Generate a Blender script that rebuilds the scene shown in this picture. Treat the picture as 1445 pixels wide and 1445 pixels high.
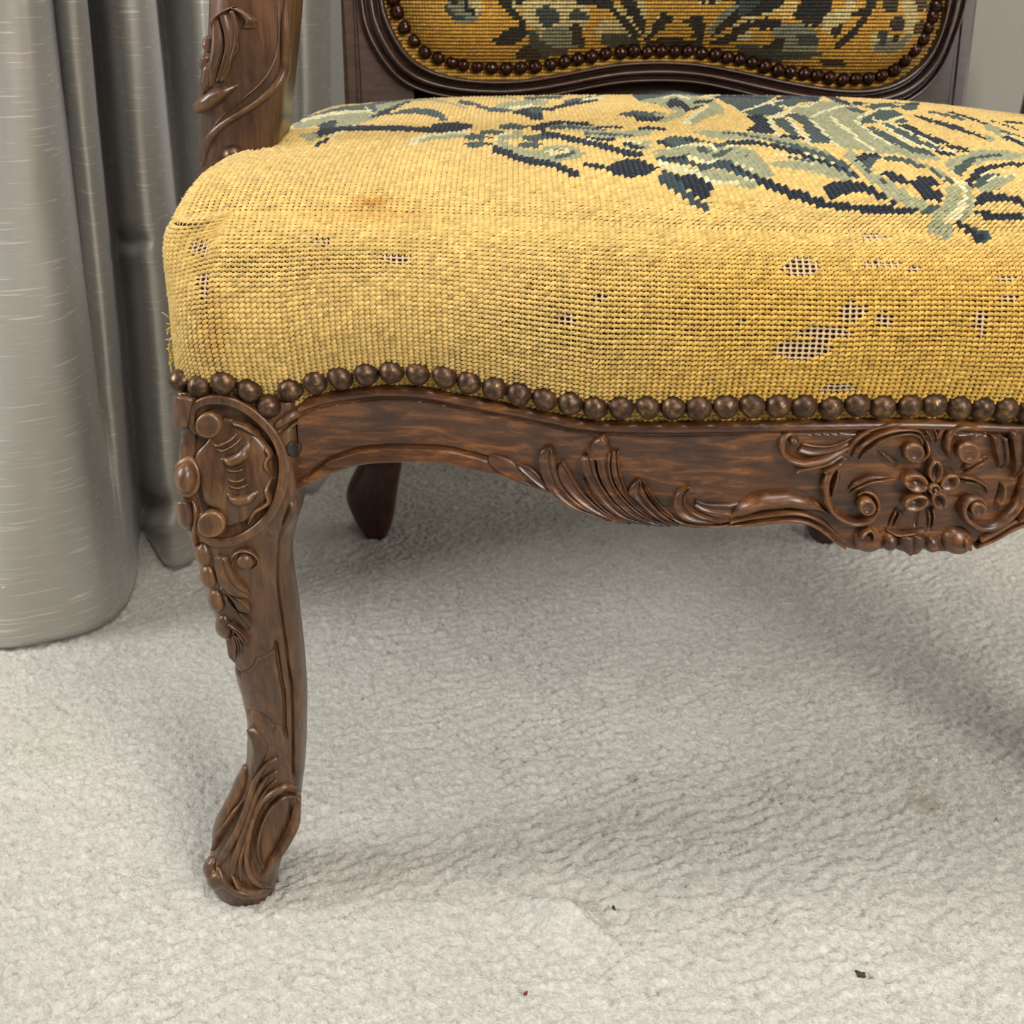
import bpy, math
import numpy as np

# ------------------------------------------------------------------ clear
for o in list(bpy.data.objects):
    bpy.data.objects.remove(o, do_unlink=True)
scene = bpy.context.scene
COL = scene.collection
rng = np.random.default_rng(11)

# ------------------------------------------------------------------ camera
FPX, CXY, CAMH, PITCH = 1445.0, 722.5, 0.515, math.radians(27.0)
CP, SP = math.cos(PITCH), math.sin(PITCH)
cam_d = bpy.data.cameras.new('camera')
cam = bpy.data.objects.new('camera', cam_d)
COL.objects.link(cam)
cam.location = (0, 0, CAMH)
cam.rotation_euler = (math.pi / 2 - PITCH, 0, 0)
cam_d.sensor_width = 36.0
cam_d.lens = 36.0
cam_d.clip_start = 0.01
cam_d.dof.use_dof = True
cam_d.dof.focus_distance = 0.54
cam_d.dof.aperture_fstop = 16.0
scene.camera = cam

# ------------------------------------------------------------------ world, lights, exposure
world = bpy.data.worlds.new('world')
scene.world = world
world.use_nodes = True
bg = world.node_tree.nodes['Background']
bg.inputs[0].default_value = (0.90, 0.95, 1.0, 1)
bg.inputs[1].default_value = 0.14

def area(name, loc, target, size, power, color):
    d = bpy.data.lights.new(name, 'AREA')
    d.shape = 'RECTANGLE'
    d.size, d.size_y = size
    d.energy = power
    d.color = color
    o = bpy.data.objects.new(name, d)
    COL.objects.link(o)
    o.location = loc
    v = np.array(target, float) - np.array(loc, float)
    from mathutils import Vector
    o.rotation_euler = Vector(v).to_track_quat('-Z', 'Y').to_euler()
    return o
area('window_light_front_right', (1.05, -0.95, 1.45), (0.1, 0.6, 0.2), (0.6, 0.8), 36, (1.0, 0.97, 0.93))
area('window_light_left', (-1.9, 0.22, 1.35), (0.0, 0.6, 0.2), (0.7, 1.0), 36, (0.96, 0.98, 1.0))
area('ceiling_lamp_light', (0.2, 0.1, 2.4), (0.2, 0.5, 0.0), (0.7, 0.7), 24, (1.0, 0.96, 0.90))
area('window_light_right', (2.3, 0.85, 0.95), (0.2, 0.75, 0.1), (1.1, 1.2), 16, (1.0, 0.97, 0.93))
vs = scene.view_settings
vs.view_transform = 'Standard'
vs.look = 'None'
vs.gamma = 1.0
vs.use_curve_mapping = False
vs.exposure = 0.03

# ------------------------------------------------------------------ helpers: projection, splines, meshes
def ray(u, v):
    u = np.asarray(u, float); v = np.asarray(v, float)
    a = (u - CXY) / FPX; b = -(v - CXY) / FPX
    return a, CP + b * SP, -SP + b * CP
def on_y(u, v, Y):
    a, dy, dz = ray(u, v); t = Y / dy
    return np.stack([a * t, Y + 0 * t, CAMH + dz * t], -1)
def on_z(u, v, z=0.0):
    a, dy, dz = ray(u, v); t = (z - CAMH) / dz
    return np.stack([a * t, dy * t, z + 0 * t], -1)
def proj(P):
    P = np.asarray(P, float)
    x, y, z = P[..., 0], P[..., 1], P[..., 2]
    Z = y * CP + (CAMH - z) * SP
    return CXY + FPX * x / Z, CXY + FPX * ((CAMH - z) * CP - y * SP) / Z
def crom(pts, n, closed=False):
    p = np.asarray(pts, float)
    if len(p) == 2 and not closed:
        t = np.linspace(0, 1, n)[:, None]
        return p[0] * (1 - t) + p[1] * t
    if closed:
        q = np.vstack([p[-1], p, p[0], p[1]])
    else:
        q = np.vstack([2 * p[0] - p[1], p, 2 * p[-1] - p[-2]])
    out = []
    K = len(q) - 3
    for i in range(K):
        a, b, c, d = q[i:i + 4]
        t = np.linspace(0, 1, 16, endpoint=False)[:, None]
        out.append(0.5 * (2 * b + (c - a) * t + (2 * a - 5 * b + 4 * c - d) * t ** 2 + (3 * b - a - 3 * c + d) * t ** 3))
    out = np.vstack(out + [q[-2][None]])
    L = np.r_[0, np.cumsum(np.linalg.norm(np.diff(out, axis=0), axis=1))]
    s = np.linspace(0, L[-1], n, endpoint=not closed)
    return np.stack([np.interp(s, L, out[:, k]) for k in range(out.shape[1])], -1)
def smooth(x):
    x = np.clip(x, 0, 1)
    return x * x * (3 - 2 * x)
def lut(pairs):
    a = np.array(pairs, float)
    return lambda x: np.interp(x, a[:, 0], a[:, 1])
def slut(pairs, n=200):
    c = crom(pairs, n)
    return lambda x: np.interp(x, c[:, 0], c[:, 1])
def seg_dist(u, v, path):
    """distance of points (u,v) to a pixel polyline"""
    best = np.full(np.shape(u), 1e9)
    for (x0, y0), (x1, y1) in zip(path[:-1], path[1:]):
        dx, dy = x1 - x0, y1 - y0
        t = np.clip(((u - x0) * dx + (v - y0) * dy) / (dx * dx + dy * dy + 1e-9), 0, 1)
        best = np.minimum(best, np.hypot(u - x0 - t * dx, v - y0 - t * dy))
    return best
def in_poly(u, v, poly):
    inside = np.zeros(np.shape(u), bool)
    p = np.asarray(poly, float)
    for (x0, y0), (x1, y1) in zip(p, np.roll(p, -1, 0)):
        c = (y0 > v) != (y1 > v)
        inside ^= c & (u < (x1 - x0) * (v - y0) / (y1 - y0 + 1e-12) + x0)
    return inside

_tab = rng.random((256, 256))
def vnoise(x, y):
    xi = np.floor(x).astype(int); yi = np.floor(y).astype(int)
    fx = x - xi; fy = y - yi
    fx = fx * fx * (3 - 2 * fx); fy = fy * fy * (3 - 2 * fy)
    g = lambda a, b: _tab[a & 255, b & 255]
    return (g(xi, yi) * (1 - fx) + g(xi + 1, yi) * fx) * (1 - fy) + (g(xi, yi + 1) * (1 - fx) + g(xi + 1, yi + 1) * fx) * fy
def fbm(x, y, o=3):
    r = 0; a = 0.5
    for k in range(o):
        r = r + a * (vnoise(x + 17.3 * k, y + 9.1 * k) - 0.5); x = x * 2.03; y = y * 2.03; a *= 0.5
    return r

def mk(name, verts, faces, mat, parent=None, smooth_shade=True, colors=None, uv=None):
    me = bpy.data.meshes.new(name)
    verts = np.asarray(verts, np.float32).reshape(-1, 3)
    if isinstance(faces, np.ndarray):
        n, k = faces.shape
        me.vertices.add(len(verts)); me.vertices.foreach_set('co', verts.ravel())
        me.loops.add(n * k); me.loops.foreach_set('vertex_index', faces.astype(np.int32).ravel())
        me.polygons.add(n)
        me.polygons.foreach_set('loop_start', np.arange(0, n * k, k, dtype=np.int32))
        me.polygons.foreach_set('loop_total', np.full(n, k, np.int32))
        me.update(calc_edges=True)
        me.validate()
    else:
        me.from_pydata([tuple(map(float, p)) for p in verts], [], [tuple(map(int, f)) for f in faces])
    if smooth_shade:
        me.polygons.foreach_set('use_smooth', np.ones(len(me.polygons), bool))
    if colors is not None:
        at = me.color_attributes.new('Col', 'FLOAT_COLOR', 'POINT')
        c = np.ones((len(verts), 4), np.float32); c[:, :3] = colors
        at.data.foreach_set('color', c.ravel())
    if uv is not None:
        l = me.uv_layers.new(name='UVMap')
        idx = np.zeros(len(me.loops), np.int32); me.loops.foreach_get('vertex_index', idx)
        l.data.foreach_set('uv', np.asarray(uv, np.float32)[idx].ravel())
    me.materials.append(mat)
    o = bpy.data.objects.new(name, me)
    COL.objects.link(o)
    if parent is not None:
        o.parent = parent
        # parents may sit away from the origin: keep world coordinates
        o.matrix_parent_inverse = parent_world_inv(parent)
    return o
from mathutils import Matrix
def world_of(o):
    m = Matrix.Translation(o.location)
    if o.parent is not None:
        m = world_of(o.parent) @ o.matrix_parent_inverse @ m
    return m
def parent_world_inv(o):
    return world_of(o).inverted()
def grid_faces(n, m, wrap_m=False, wrap_n=False):
    i, j = np.meshgrid(np.arange(n if wrap_n else n - 1), np.arange(m if wrap_m else m - 1), indexing='ij')
    i = i.ravel(); j = j.ravel(); i2 = (i + 1) % n; j2 = (j + 1) % m
    return np.stack([i * m + j, i * m + j2, i2 * m + j2, i2 * m + j], -1)
def loft(name, rings, mat, parent, uv=None, flip=False):
    """rings: (n, m, 3) closed in m, capped at both ends"""
    R = np.asarray(rings, float); n, m = R.shape[:2]
    f = [tuple(q) for q in grid_faces(n, m, True)]
    f.append(tuple(range(m - 1, -1, -1))); f.append(tuple((n - 1) * m + k for k in range(m)))
    if flip: f = [q[::-1] for q in f]
    return mk(name, R.reshape(-1, 3), f, mat, parent)
def empty(name, loc, label, cat, group=None):
    o = bpy.data.objects.new(name, None); COL.objects.link(o)
    o.location = loc; o.empty_display_size = 0.05
    o['label'] = label; o['category'] = cat
    if group: o['group'] = group
    return o
def srgb(r, g, b):
    f = lambda c: (c / 255 / 12.92) if c <= 10 else ((c / 255 + 0.055) / 1.055) ** 2.4
    return np.array([f(r), f(g), f(b)])

# ------------------------------------------------------------------ materials
def new_mat(name):
    m = bpy.data.materials.new(name); m.use_nodes = True
    nt = m.node_tree
    return m, nt, nt.nodes['Principled BSDF']
def nd(nt, typ, **kw):
    n = nt.nodes.new(typ)
    for k, v in kw.items():
        if k.startswith('i_'):
            key = k[2:]; key = int(key) if key.isdigit() else key.replace('_', ' ')
            n.inputs[key].default_value = v
        else:
            setattr(n, k, v)
    return n
def ramp(nt, fac, stops):
    r = nt.nodes.new('ShaderNodeValToRGB')
    while len(r.color_ramp.elements) < len(stops): r.color_ramp.elements.new(0.5)
    for e, (p, c) in zip(r.color_ramp.elements, stops):
        e.position = p; e.color = (*c, 1)
    nt.links.new(fac, r.inputs[0])
    return r.outputs[0]

def wood_mat(name, dark, mid, light, rough=0.34, wear=0.5, axis=(6, 40, 40)):
    m, nt, b = new_mat(name); L = nt.links
    tc = nd(nt, 'ShaderNodeTexCoord')
    mp = nd(nt, 'ShaderNodeMapping'); mp.inputs['Scale'].default_value = axis
    L.new(tc.outputs['Object'], mp.inputs[0])
    n1 = nd(nt, 'ShaderNodeTexNoise', i_Scale=5.0, i_Detail=6.0, i_Roughness=0.65, i_Distortion=0.6)
    L.new(mp.outputs[0], n1.inputs['Vector'])
    n2 = nd(nt, 'ShaderNodeTexNoise', i_Scale=22.0, i_Detail=3.0)
    L.new(tc.outputs['Object'], n2.inputs['Vector'])
    n3 = nd(nt, 'ShaderNodeTexNoise', i_Scale=160.0, i_Detail=4.0, i_Roughness=0.7)
    L.new(tc.outputs['Object'], n3.inputs['Vector'])
    base = ramp(nt, n1.outputs['Fac'], [(0.30, dark), (0.52, mid), (0.78, light)])
    blot = ramp(nt, n2.outputs['Fac'], [(0.35, (0.72, 0.72, 0.74)), (0.68, (1.22, 1.14, 1.02))])
    mix = nd(nt, 'ShaderNodeMix', data_type='RGBA', blend_type='MULTIPLY'); mix.inputs[0].default_value = 1
    L.new(base, mix.inputs[6]); L.new(blot, mix.inputs[7])
    geo = nd(nt, 'ShaderNodeNewGeometry')
    # rubbed edges: convex arrises worn to lighter wood
    ad = nd(nt, 'ShaderNodeMath', operation='MULTIPLY_ADD'); ad.inputs[1].default_value = 0.10; 
    L.new(n3.outputs['Fac'], ad.inputs[0]); L.new(geo.outputs['Pointiness'], ad.inputs[2])
    wr = ramp(nt, ad.outputs[0], [(0.575, (0, 0, 0)), (0.66, (1, 1, 1))])
    wf = nd(nt, 'ShaderNodeMath', operation='MULTIPLY'); wf.inputs[1].default_value = wear
    L.new(wr, wf.inputs[0])
    mx2 = nd(nt, 'ShaderNodeMix', data_type='RGBA'); mx2.inputs[7].default_value = (*srgb(168, 118, 66), 1)
    L.new(wf.outputs[0], mx2.inputs[0]); L.new(mix.outputs[2], mx2.inputs[6])
    L.new(mx2.outputs[2], b.inputs['Base Color'])
    rr = nd(nt, 'ShaderNodeMapRange'); rr.inputs[3].default_value = rough - 0.08; rr.inputs[4].default_value = rough + 0.16
    L.new(n2.outputs['Fac'], rr.inputs[0]); L.new(rr.outputs[0], b.inputs['Roughness'])
    b.inputs['Specular IOR Level'].default_value = 0.5
    b.inputs['Coat Weight'].default_value = 0.25
    b.inputs['Coat Roughness'].default_value = 0.25
    bp = nd(nt, 'ShaderNodeBump'); bp.inputs['Strength'].default_value = 0.12; bp.inputs['Distance'].default_value = 0.0008
    L.new(n3.outputs['Fac'], bp.inputs['Height']); L.new(bp.outputs[0], b.inputs['Normal'])
    return m
WOOD = wood_mat('carved_walnut', srgb(40, 21, 10), srgb(82, 48, 22), srgb(158, 100, 44))
WOODV = wood_mat('leg_walnut', srgb(50, 31, 18), srgb(86, 58, 34), srgb(126, 88, 50), axis=(40, 40, 6))
WOODB = wood_mat('polished_back_walnut', srgb(30, 18, 14), srgb(52, 33, 26), srgb(74, 48, 38), rough=0.25, wear=0.12)
WOODS = wood_mat('matt_stile_walnut', srgb(32, 19, 14), srgb(56, 36, 28), srgb(80, 53, 41), rough=0.52, wear=0.1)
WOODR = wood_mat('rear_leg_walnut', srgb(30, 13, 7), srgb(60, 25, 12), srgb(92, 40, 18), wear=0.1, axis=(40, 40, 6))
WOODA = wood_mat('arm_walnut', srgb(56, 36, 24), srgb(88, 61, 42), srgb(116, 82, 56), rough=0.30, wear=0.45, axis=(40, 40, 6))

def nail_mat():
    m, nt, b = new_mat('antique_brass_nail'); L = nt.links
    tc = nd(nt, 'ShaderNodeTexCoord'); oi = nd(nt, 'ShaderNodeObjectInfo')
    va = nd(nt, 'ShaderNodeVectorMath', operation='ADD'); L.new(tc.outputs['Object'], va.inputs[0]); L.new(oi.outputs['Random'], va.inputs[1])
    n = nd(nt, 'ShaderNodeTexNoise', i_Scale=260.0, i_Detail=4.0, i_Roughness=0.65); L.new(va.outputs[0], n.inputs['Vector'])
    c = ramp(nt, n.outputs['Fac'], [(0.34, srgb(50, 35, 27)), (0.52, srgb(84, 61, 44)), (0.72, srgb(138, 106, 68))])
    L.new(c, b.inputs['Base Color'])
    b.inputs['Metallic'].default_value = 0.6
    r = ramp(nt, n.outputs['Fac'], [(0.3, (0.5, 0.5, 0.5)), (0.7, (0.32, 0.32, 0.32))]); L.new(r, b.inputs['Roughness'])
    bp = nd(nt, 'ShaderNodeBump'); bp.inputs['Strength'].default_value = 0.25; bp.inputs['Distance'].default_value = 0.0006
    L.new(n.outputs['Fac'], bp.inputs['Height']); L.new(bp.outputs[0], b.inputs['Normal'])
    return m
NAIL = nail_mat()
NAILB, _nt, _b = new_mat('polished_brown_nail')
_b.inputs['Base Color'].default_value = (*srgb(58, 34, 24), 1); _b.inputs['Metallic'].default_value = 0.6; _b.inputs['Roughness'].default_value = 0.22

def wool_mat():
    m, nt, b = new_mat('needlepoint_wool'); L = nt.links
    at = nd(nt, 'ShaderNodeVertexColor', layer_name='Col')
    tc = nd(nt, 'ShaderNodeTexCoord')
    n = nd(nt, 'ShaderNodeTexNoise', i_Scale=1400.0, i_Detail=3.0); L.new(tc.outputs['Object'], n.inputs['Vector'])
    v = ramp(nt, n.outputs['Fac'], [(0.3, (0.8, 0.8, 0.8)), (0.7, (1.15, 1.15, 1.15))])
    mx = nd(nt, 'ShaderNodeMix', data_type='RGBA', blend_type='MULTIPLY'); mx.inputs[0].default_value = 0.8
    L.new(at.outputs[0], mx.inputs[6]); L.new(v, mx.inputs[7]); L.new(mx.outputs[2], b.inputs['Base Color'])
    b.inputs['Roughness'].default_value = 0.85
    b.inputs['Specular IOR Level'].default_value = 0.2
    b.inputs['Sheen Weight'].default_value = 0.15
    return m
WOOL = wool_mat()

def carpet_mat():
    m, nt, b = new_mat('carpet_pile'); L = nt.links
    tc = nd(nt, 'ShaderNodeTexCoord')
    n1 = nd(nt, 'ShaderNodeTexNoise', i_Scale=420.0, i_Detail=4.0, i_Roughness=0.7); L.new(tc.outputs['Object'], n1.inputs['Vector'])
    n2 = nd(nt, 'ShaderNodeTexNoise', i_Scale=7.0, i_Detail=3.0); L.new(tc.outputs['Object'], n2.inputs['Vector'])
    at = nd(nt, 'ShaderNodeVertexColor', layer_name='Col')
    c1 = ramp(nt, n1.outputs['Fac'], [(0.3, srgb(196, 190, 177)), (0.7, srgb(230, 225, 214))])
    c2 = ramp(nt, n2.outputs['Fac'], [(0.3, (0.93, 0.93, 0.92)), (0.7, (1.04, 1.04, 1.04))])
    mx = nd(nt, 'ShaderNodeMix', data_type='RGBA', blend_type='MULTIPLY'); mx.inputs[0].default_value = 1
    L.new(c1, mx.inputs[6]); L.new(c2, mx.inputs[7])
    mx2 = nd(nt, 'ShaderNodeMix', data_type='RGBA', blend_type='MULTIPLY'); mx2.inputs[0].default_value = 1
    L.new(mx.outputs[2], mx2.inputs[6]); L.new(at.outputs[0], mx2.inputs[7])
    L.new(mx2.outputs[2], b.inputs['Base Color'])
    b.inputs['Roughness'].default_value = 0.95; b.inputs['Specular IOR Level'].default_value = 0.1
    b.inputs['Sheen Weight'].default_value = 0.2
    bp = nd(nt, 'ShaderNodeBump'); bp.inputs['Strength'].default_value = 0.9; bp.inputs['Distance'].default_value = 0.003
    L.new(n1.outputs['Fac'], bp.inputs['Height']); L.new(bp.outputs[0], b.inputs['Normal'])
    return m
CARPET = carpet_mat()

def curtain_mat():
    m, nt, b = new_mat('silver_slub_silk'); L = nt.links
    uv = nd(nt, 'ShaderNodeUVMap', uv_map='UVMap')
    def layer(sx, sy, sc, det):
        mp = nd(nt, 'ShaderNodeMapping'); mp.inputs['Scale'].default_value = (sx, sy, 1)
        L.new(uv.outputs[0], mp.inputs[0])
        n = nd(nt, 'ShaderNodeTexNoise', i_Scale=sc, i_Detail=det, i_Roughness=0.6); L.new(mp.outputs[0], n.inputs['Vector'])
        return n.outputs['Fac']
    slub = layer(26, 560, 1.0, 1.0)
    weave = layer(60, 1800, 1.0, 2.0)
    warp = layer(2200, 50, 1.0, 2.0)
    sl = ramp(nt, slub, [(0.625, (0, 0, 0)), (0.68, (1, 1, 1))])
    wv = ramp(nt, weave, [(0.3, (0.92, 0.92, 0.92)), (0.7, (1.05, 1.05, 1.05))])
    base = nd(nt, 'ShaderNodeMix', data_type='RGBA', blend_type='MULTIPLY'); base.inputs[0].default_value = 1
    base.inputs[6].default_value = (*srgb(182, 178, 170), 1); L.new(wv, base.inputs[7])
    mx = nd(nt, 'ShaderNodeMix', data_type='RGBA'); mx.inputs[7].default_value = (*srgb(226, 222, 214), 1)
    sf = nd(nt, 'ShaderNodeMath', operation='MULTIPLY'); sf.inputs[1].default_value = 0.75
    L.new(sl, sf.inputs[0]); L.new(sf.outputs[0], mx.inputs[0]); L.new(base.outputs[2], mx.inputs[6])
    L.new(mx.outputs[2], b.inputs['Base Color'])
    b.inputs['Metallic'].default_value = 0.62
    b.inputs['Roughness'].default_value = 0.44
    b.inputs['Sheen Weight'].default_value = 0.2
    sm = nd(nt, 'ShaderNodeMath', operation='ADD'); L.new(weave, sm.inputs[0]); L.new(warp, sm.inputs[1])
    sm2 = nd(nt, 'ShaderNodeMath', operation='MULTIPLY_ADD'); sm2.inputs[1].default_value = 1.6
    L.new(sl, sm2.inputs[0]); L.new(sm.outputs[0], sm2.inputs[2])
    bp = nd(nt, 'ShaderNodeBump'); bp.inputs['Strength'].default_value = 0.12; bp.inputs['Distance'].default_value = 0.001
    L.new(sm2.outputs[0], bp.inputs['Height']); L.new(bp.outputs[0], b.inputs['Normal'])
    return m
CURT = curtain_mat()

def wall_mat():
    m, nt, b = new_mat('taupe_wall_paint'); L = nt.links
    tc = nd(nt, 'ShaderNodeTexCoord')
    n = nd(nt, 'ShaderNodeTexNoise', i_Scale=6.0, i_Detail=3.0); L.new(tc.outputs['Object'], n.inputs['Vector'])
    L.new(ramp(nt, n.outputs['Fac'], [(0.3, srgb(142, 138, 128)), (0.7, srgb(147, 142, 133))]), b.inputs['Base Color'])
    b.inputs['Roughness'].default_value = 0.8
    return m
WALL = wall_mat()
DARK, _nt, _b = new_mat('dark_dust_cloth'); _b.inputs['Base Color'].default_value = (0.012, 0.010, 0.009, 1); _b.inputs['Roughness'].default_value = 0.9

# ------------------------------------------------------------------ room
def build_floor():
    xs = np.r_[-4, -2.2, -1.3, -.9, np.arange(-0.69, 0.72, 0.0020), .9, 1.5, 2.4, 4]
    ys = np.r_[-3, -1, -0.2, np.arange(0.27, 1.26, 0.0020), 1.3]
    X, Y = np.meshgrid(xs, ys, indexing='ij')
    # cut pile: one jittered tuft per cell
    c = 0.0034
    gx, gy = np.floor(X / c), np.floor(Y / c)
    f1 = np.full(X.shape, 9.0); hid = np.zeros(X.shape)
    for dx in (-1, 0, 1):
        for dy in (-1, 0, 1):
            a = (gx + dx).astype(int); b_ = (gy + dy).astype(int)
            px = (a + 0.5 + 0.9 * (_tab[a & 255, b_ & 255] - 0.5)) * c
            py = (b_ + 0.5 + 0.9 * (_tab[(a + 91) & 255, (b_ + 37) & 255] - 0.5)) * c
            d = np.hypot(X - px, Y - py) / c
            k = d < f1
            f1[k] = d[k]; hid[k] = _tab[(a + 11) & 255, (b_ + 77) & 255][k]
    h = 0.0020 * (1 - np.clip(f1 / 0.9, 0, 1) ** 2) + 0.0015 * hid
    # combed diagonal ridges, long soft undulation
    q = X * 0.42 - Y * 0.91
    p = X * 0.91 + Y * 0.42
    w = fbm(X * 30, Y * 30, 3)
    rg = np.sin(2 * math.pi * (q / 0.0095 + 3.4 * w + 1.5 * fbm(p * 60, q * 110, 2)))
    amp = smooth((fbm(X * 6 + 3, Y * 6 + 8, 2) + 0.30) / 0.5)
    h = h + 0.0010 * rg * (0.12 + amp) + 0.005 * fbm(X * 16, Y * 16, 3)
    # the lump where the pile is pinched up
    lp = on_z(800, 1302)
    dx, dy = X - lp[0], Y - lp[1]
    lump = np.clip(1 - np.maximum(np.abs(dx * 0.85 + dy * 0.35) / 0.021, np.abs(dy + dx * 0.12) / 0.017), 0, 1)
    h = h * (1 - .5 * smooth(lump * 2)) + 0.019 * np.minimum(lump * 1.1, 1)
    edge = (X < -0.70) | (X > .73) | (Y < 0.265) | (Y > 1.27)
    h[edge] = 0.001
    h = h - 0.0015 + np.where(edge, 0, .00045 * rng.standard_normal(X.shape))
    colr = np.ones(X.shape + (3,)) * (.90 + .16 * hid + .05 * rng.standard_normal(X.shape))[..., None]
    u, v = proj(np.stack([X, Y, 0 * X], -1))
    # soiled patches of the pile
    def soil(cu, cv, r, amt, tint):
        P = on_z(cu, cv)
        d = np.hypot(X - P[0], Y - P[1]) + 0.5 * r * fbm(X * 160, Y * 160, 2)
        k = (amt * smooth(1 - d / r))[..., None]
        colr[...] = colr * (1 - k) + np.array(tint) * colr * k
    soil(1305, 1132, 0.019, 0.75, (0.62, 0.56, 0.45))
    soil(1270, 1080, 0.007, 0.6, (0.6, 0.55, 0.48))
    soil(892, 1104, 0.007, 0.8, (0.5, 0.48, 0.44))
    soil(1305, 1340, 0.022, 0.4, (0.72, 0.68, 0.6))
    soil(70, 1055, 0.05, 0.3, (0.9, 0.95, 0.72))
    n, m = X.shape
    o = mk('floor', np.stack([X, Y, h], -1).reshape(-1, 3), grid_faces(n, m)[:, ::-1], CARPET, None, True, colr.reshape(-1, 3))
    o['kind'] = 'structure'; o['label'] = 'pale cream cut-pile carpet with combed diagonal ridges'
    return o
build_floor()

def box(name, x0, x1, y0, y1, z0, z1, mat, parent=None):
    v = [(x, y, z) for x in (x0, x1) for y in (y0, y1) for z in (z0, z1)]
    f = [(0, 1, 3, 2), (4, 6, 7, 5), (0, 4, 5, 1), (2, 3, 7, 6), (0, 2, 6, 4), (1, 5, 7, 3)]
    return mk(name, v, f, mat, parent, False)
WY = 1.27
o = box('wall_back', -4, 4, WY, WY + 0.1, -0.01, 2.6, WALL); o['kind'] = 'structure'; o['label'] = 'plain taupe grey painted wall behind the chair'
BASEM, _nt, _b = new_mat('white_gloss_paint'); _b.inputs['Base Color'].default_value = (*srgb(214, 210, 202), 1); _b.inputs['Roughness'].default_value = 0.4
def baseboard():
    prof = [(0, 0), (-0.018, 0), (-0.018, 0.085), (-0.013, 0.10), (-0.006, 0.108), (0, 0.112)]
    v = [(x, WY - 0.0005 + a, b) for x in (-4, 4) for a, b in prof]
    n = len(prof)
    f = [(i, i + 1, n + i + 1, n + i) for i in range(n - 1)] + [tuple(range(n))[::-1], tuple(range(n, 2 * n))]
    o = mk('baseboard_back', v, f, BASEM, None, False); o['kind'] = 'structure'; o['label'] = 'white moulded skirting at the foot of the taupe wall'
baseboard()

# ------------------------------------------------------------------ curtain
def build_curtain():
    top = [(-420, .86), (-330, .80), (-250, .93), (-190, .93), (-120, .82), (-40, .755), (20, .748), (58, .778), (74, .862), (80, .838), (100, .806), (117, .842), (121, .97), (141, 1.0),
           (166, .868), (200, .872), (214, .95), (219, 1.12), (240, 1.13), (274, .985), (320, 1.02), (370, 1.09), (412, 1.05), (444, 1.075), (463, 1.15)]
    bot = [(-360, .86), (-280, .80), (-200, .93), (-150, .91), (-95, .80), (-20, .742), (70, .752), (138, .775), (170, .805), (178, .822), (184, .842), (189, .872), (193, .945), (207, .95),
           (236, .888), (264, .892), (281, .925), (287, 1.0), (297, 1.01), (322, .975), (350, 1.02), (390, 1.09), (428, 1.05), (452, 1.075), (466, 1.15)]
    zt = 0.51
    def pts(lst, z):
        out = []
        for u, Y in lst:
            Z = Y * CP + (CAMH - z) * SP
            out.append(((u - CXY) * Z / FPX, Y))
        return np.array(out)
    A = pts(top, zt); B = pts(bot, 0.006)
    n = 420
    # same parameter for both curves
    def dense(P):
        q = np.vstack([2 * P[0] - P[1], P, 2 * P[-1] - P[-2]]); K = len(P) - 1
        t = np.linspace(0, K - 1e-6, n); i = t.astype(int); f = (t - i)[:, None]
        a, b_, c, d = q[i], q[i + 1], q[i + 2], q[i + 3]
        return 0.5 * (2 * b_ + (c - a) * f + (2 * a - 5 * b_ + 4 * c - d) * f ** 2 + (3 * b_ - a - 3 * c + d) * f ** 3), t
    a, t = dense(A); b_, _ = dense(B)
    zs = np.r_[np.linspace(0.006, 0.62, 130), np.linspace(0.64, 2.3, 40)]
    s = np.r_[0, np.cumsum(np.linalg.norm(np.diff(a, axis=0), axis=1))]
    V = np.zeros((len(zs), n, 3)); UV = np.zeros((len(zs), n, 2))
    for i, z in enumerate(zs):
        k = z / zt
        k = k if k < 1 else 1 + 0.35 * (1 - math.exp(-(k - 1)))
        bend = 0.10 * math.sin(math.pi * min(k, 1))
        kk = np.clip(k + 0 * t, 0, 2) - bend * 0
        xy = b_ * (1 - kk[:, None]) + a * kk[:, None]
        wr = 0.006 * fbm(t * 0.9 + 4, 0 * t + z * 9, 3)
        V[i, :, 0] = xy[:, 0]; V[i, :, 1] = np.minimum(xy[:, 1] + wr, 1.235); V[i, :, 2] = z
        UV[i, :, 0] = s; UV[i, :, 1] = z
    # pinches: local dents seen on the second fold
    u, v = proj(V)
    for cu, cv, su, sv, d in ((192, 338, 30, 12, .006), (190, 356, 34, 12, -.004), (214, 712, 24, 16, .016), (232, 736, 22, 10, -.007)):
        V[..., 1] += d * np.exp(-((u - cu) / su) ** 2 - ((v - cv) / sv) ** 2)
    # rolled hem tucks under
    o = mk('silk_curtain', V.reshape(-1, 3), grid_faces(len(zs), n), CURT, None, True, None, UV.reshape(-1, 2))
    o['label'] = 'silver grey slubbed silk curtain hanging in deep folds to the carpet'
    o['category'] = 'curtain'
    sol = o.modifiers.new('thickness', 'SOLIDIFY'); sol.thickness = 0.0022; sol.offset = 1
    # turned hem along the bottom edge
    H = V[:14].copy()
    H[..., 1] -= 0.0016
    hem = mk('bottom_hem', H.reshape(-1, 3), grid_faces(14, n), CURT, o, True, None, UV[:14].reshape(-1, 2))
    s2 = hem.modifiers.new('thickness', 'SOLIDIFY'); s2.thickness = 0.0012; s2.offset = 0
    return o
build_curtain()

# ------------------------------------------------------------------ chair
chair = empty('carved_armchair', (0.13, 0.66, 0), 'carved walnut armchair with worn yellow needlepoint seat and brass nail trim', 'armchair')

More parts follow.
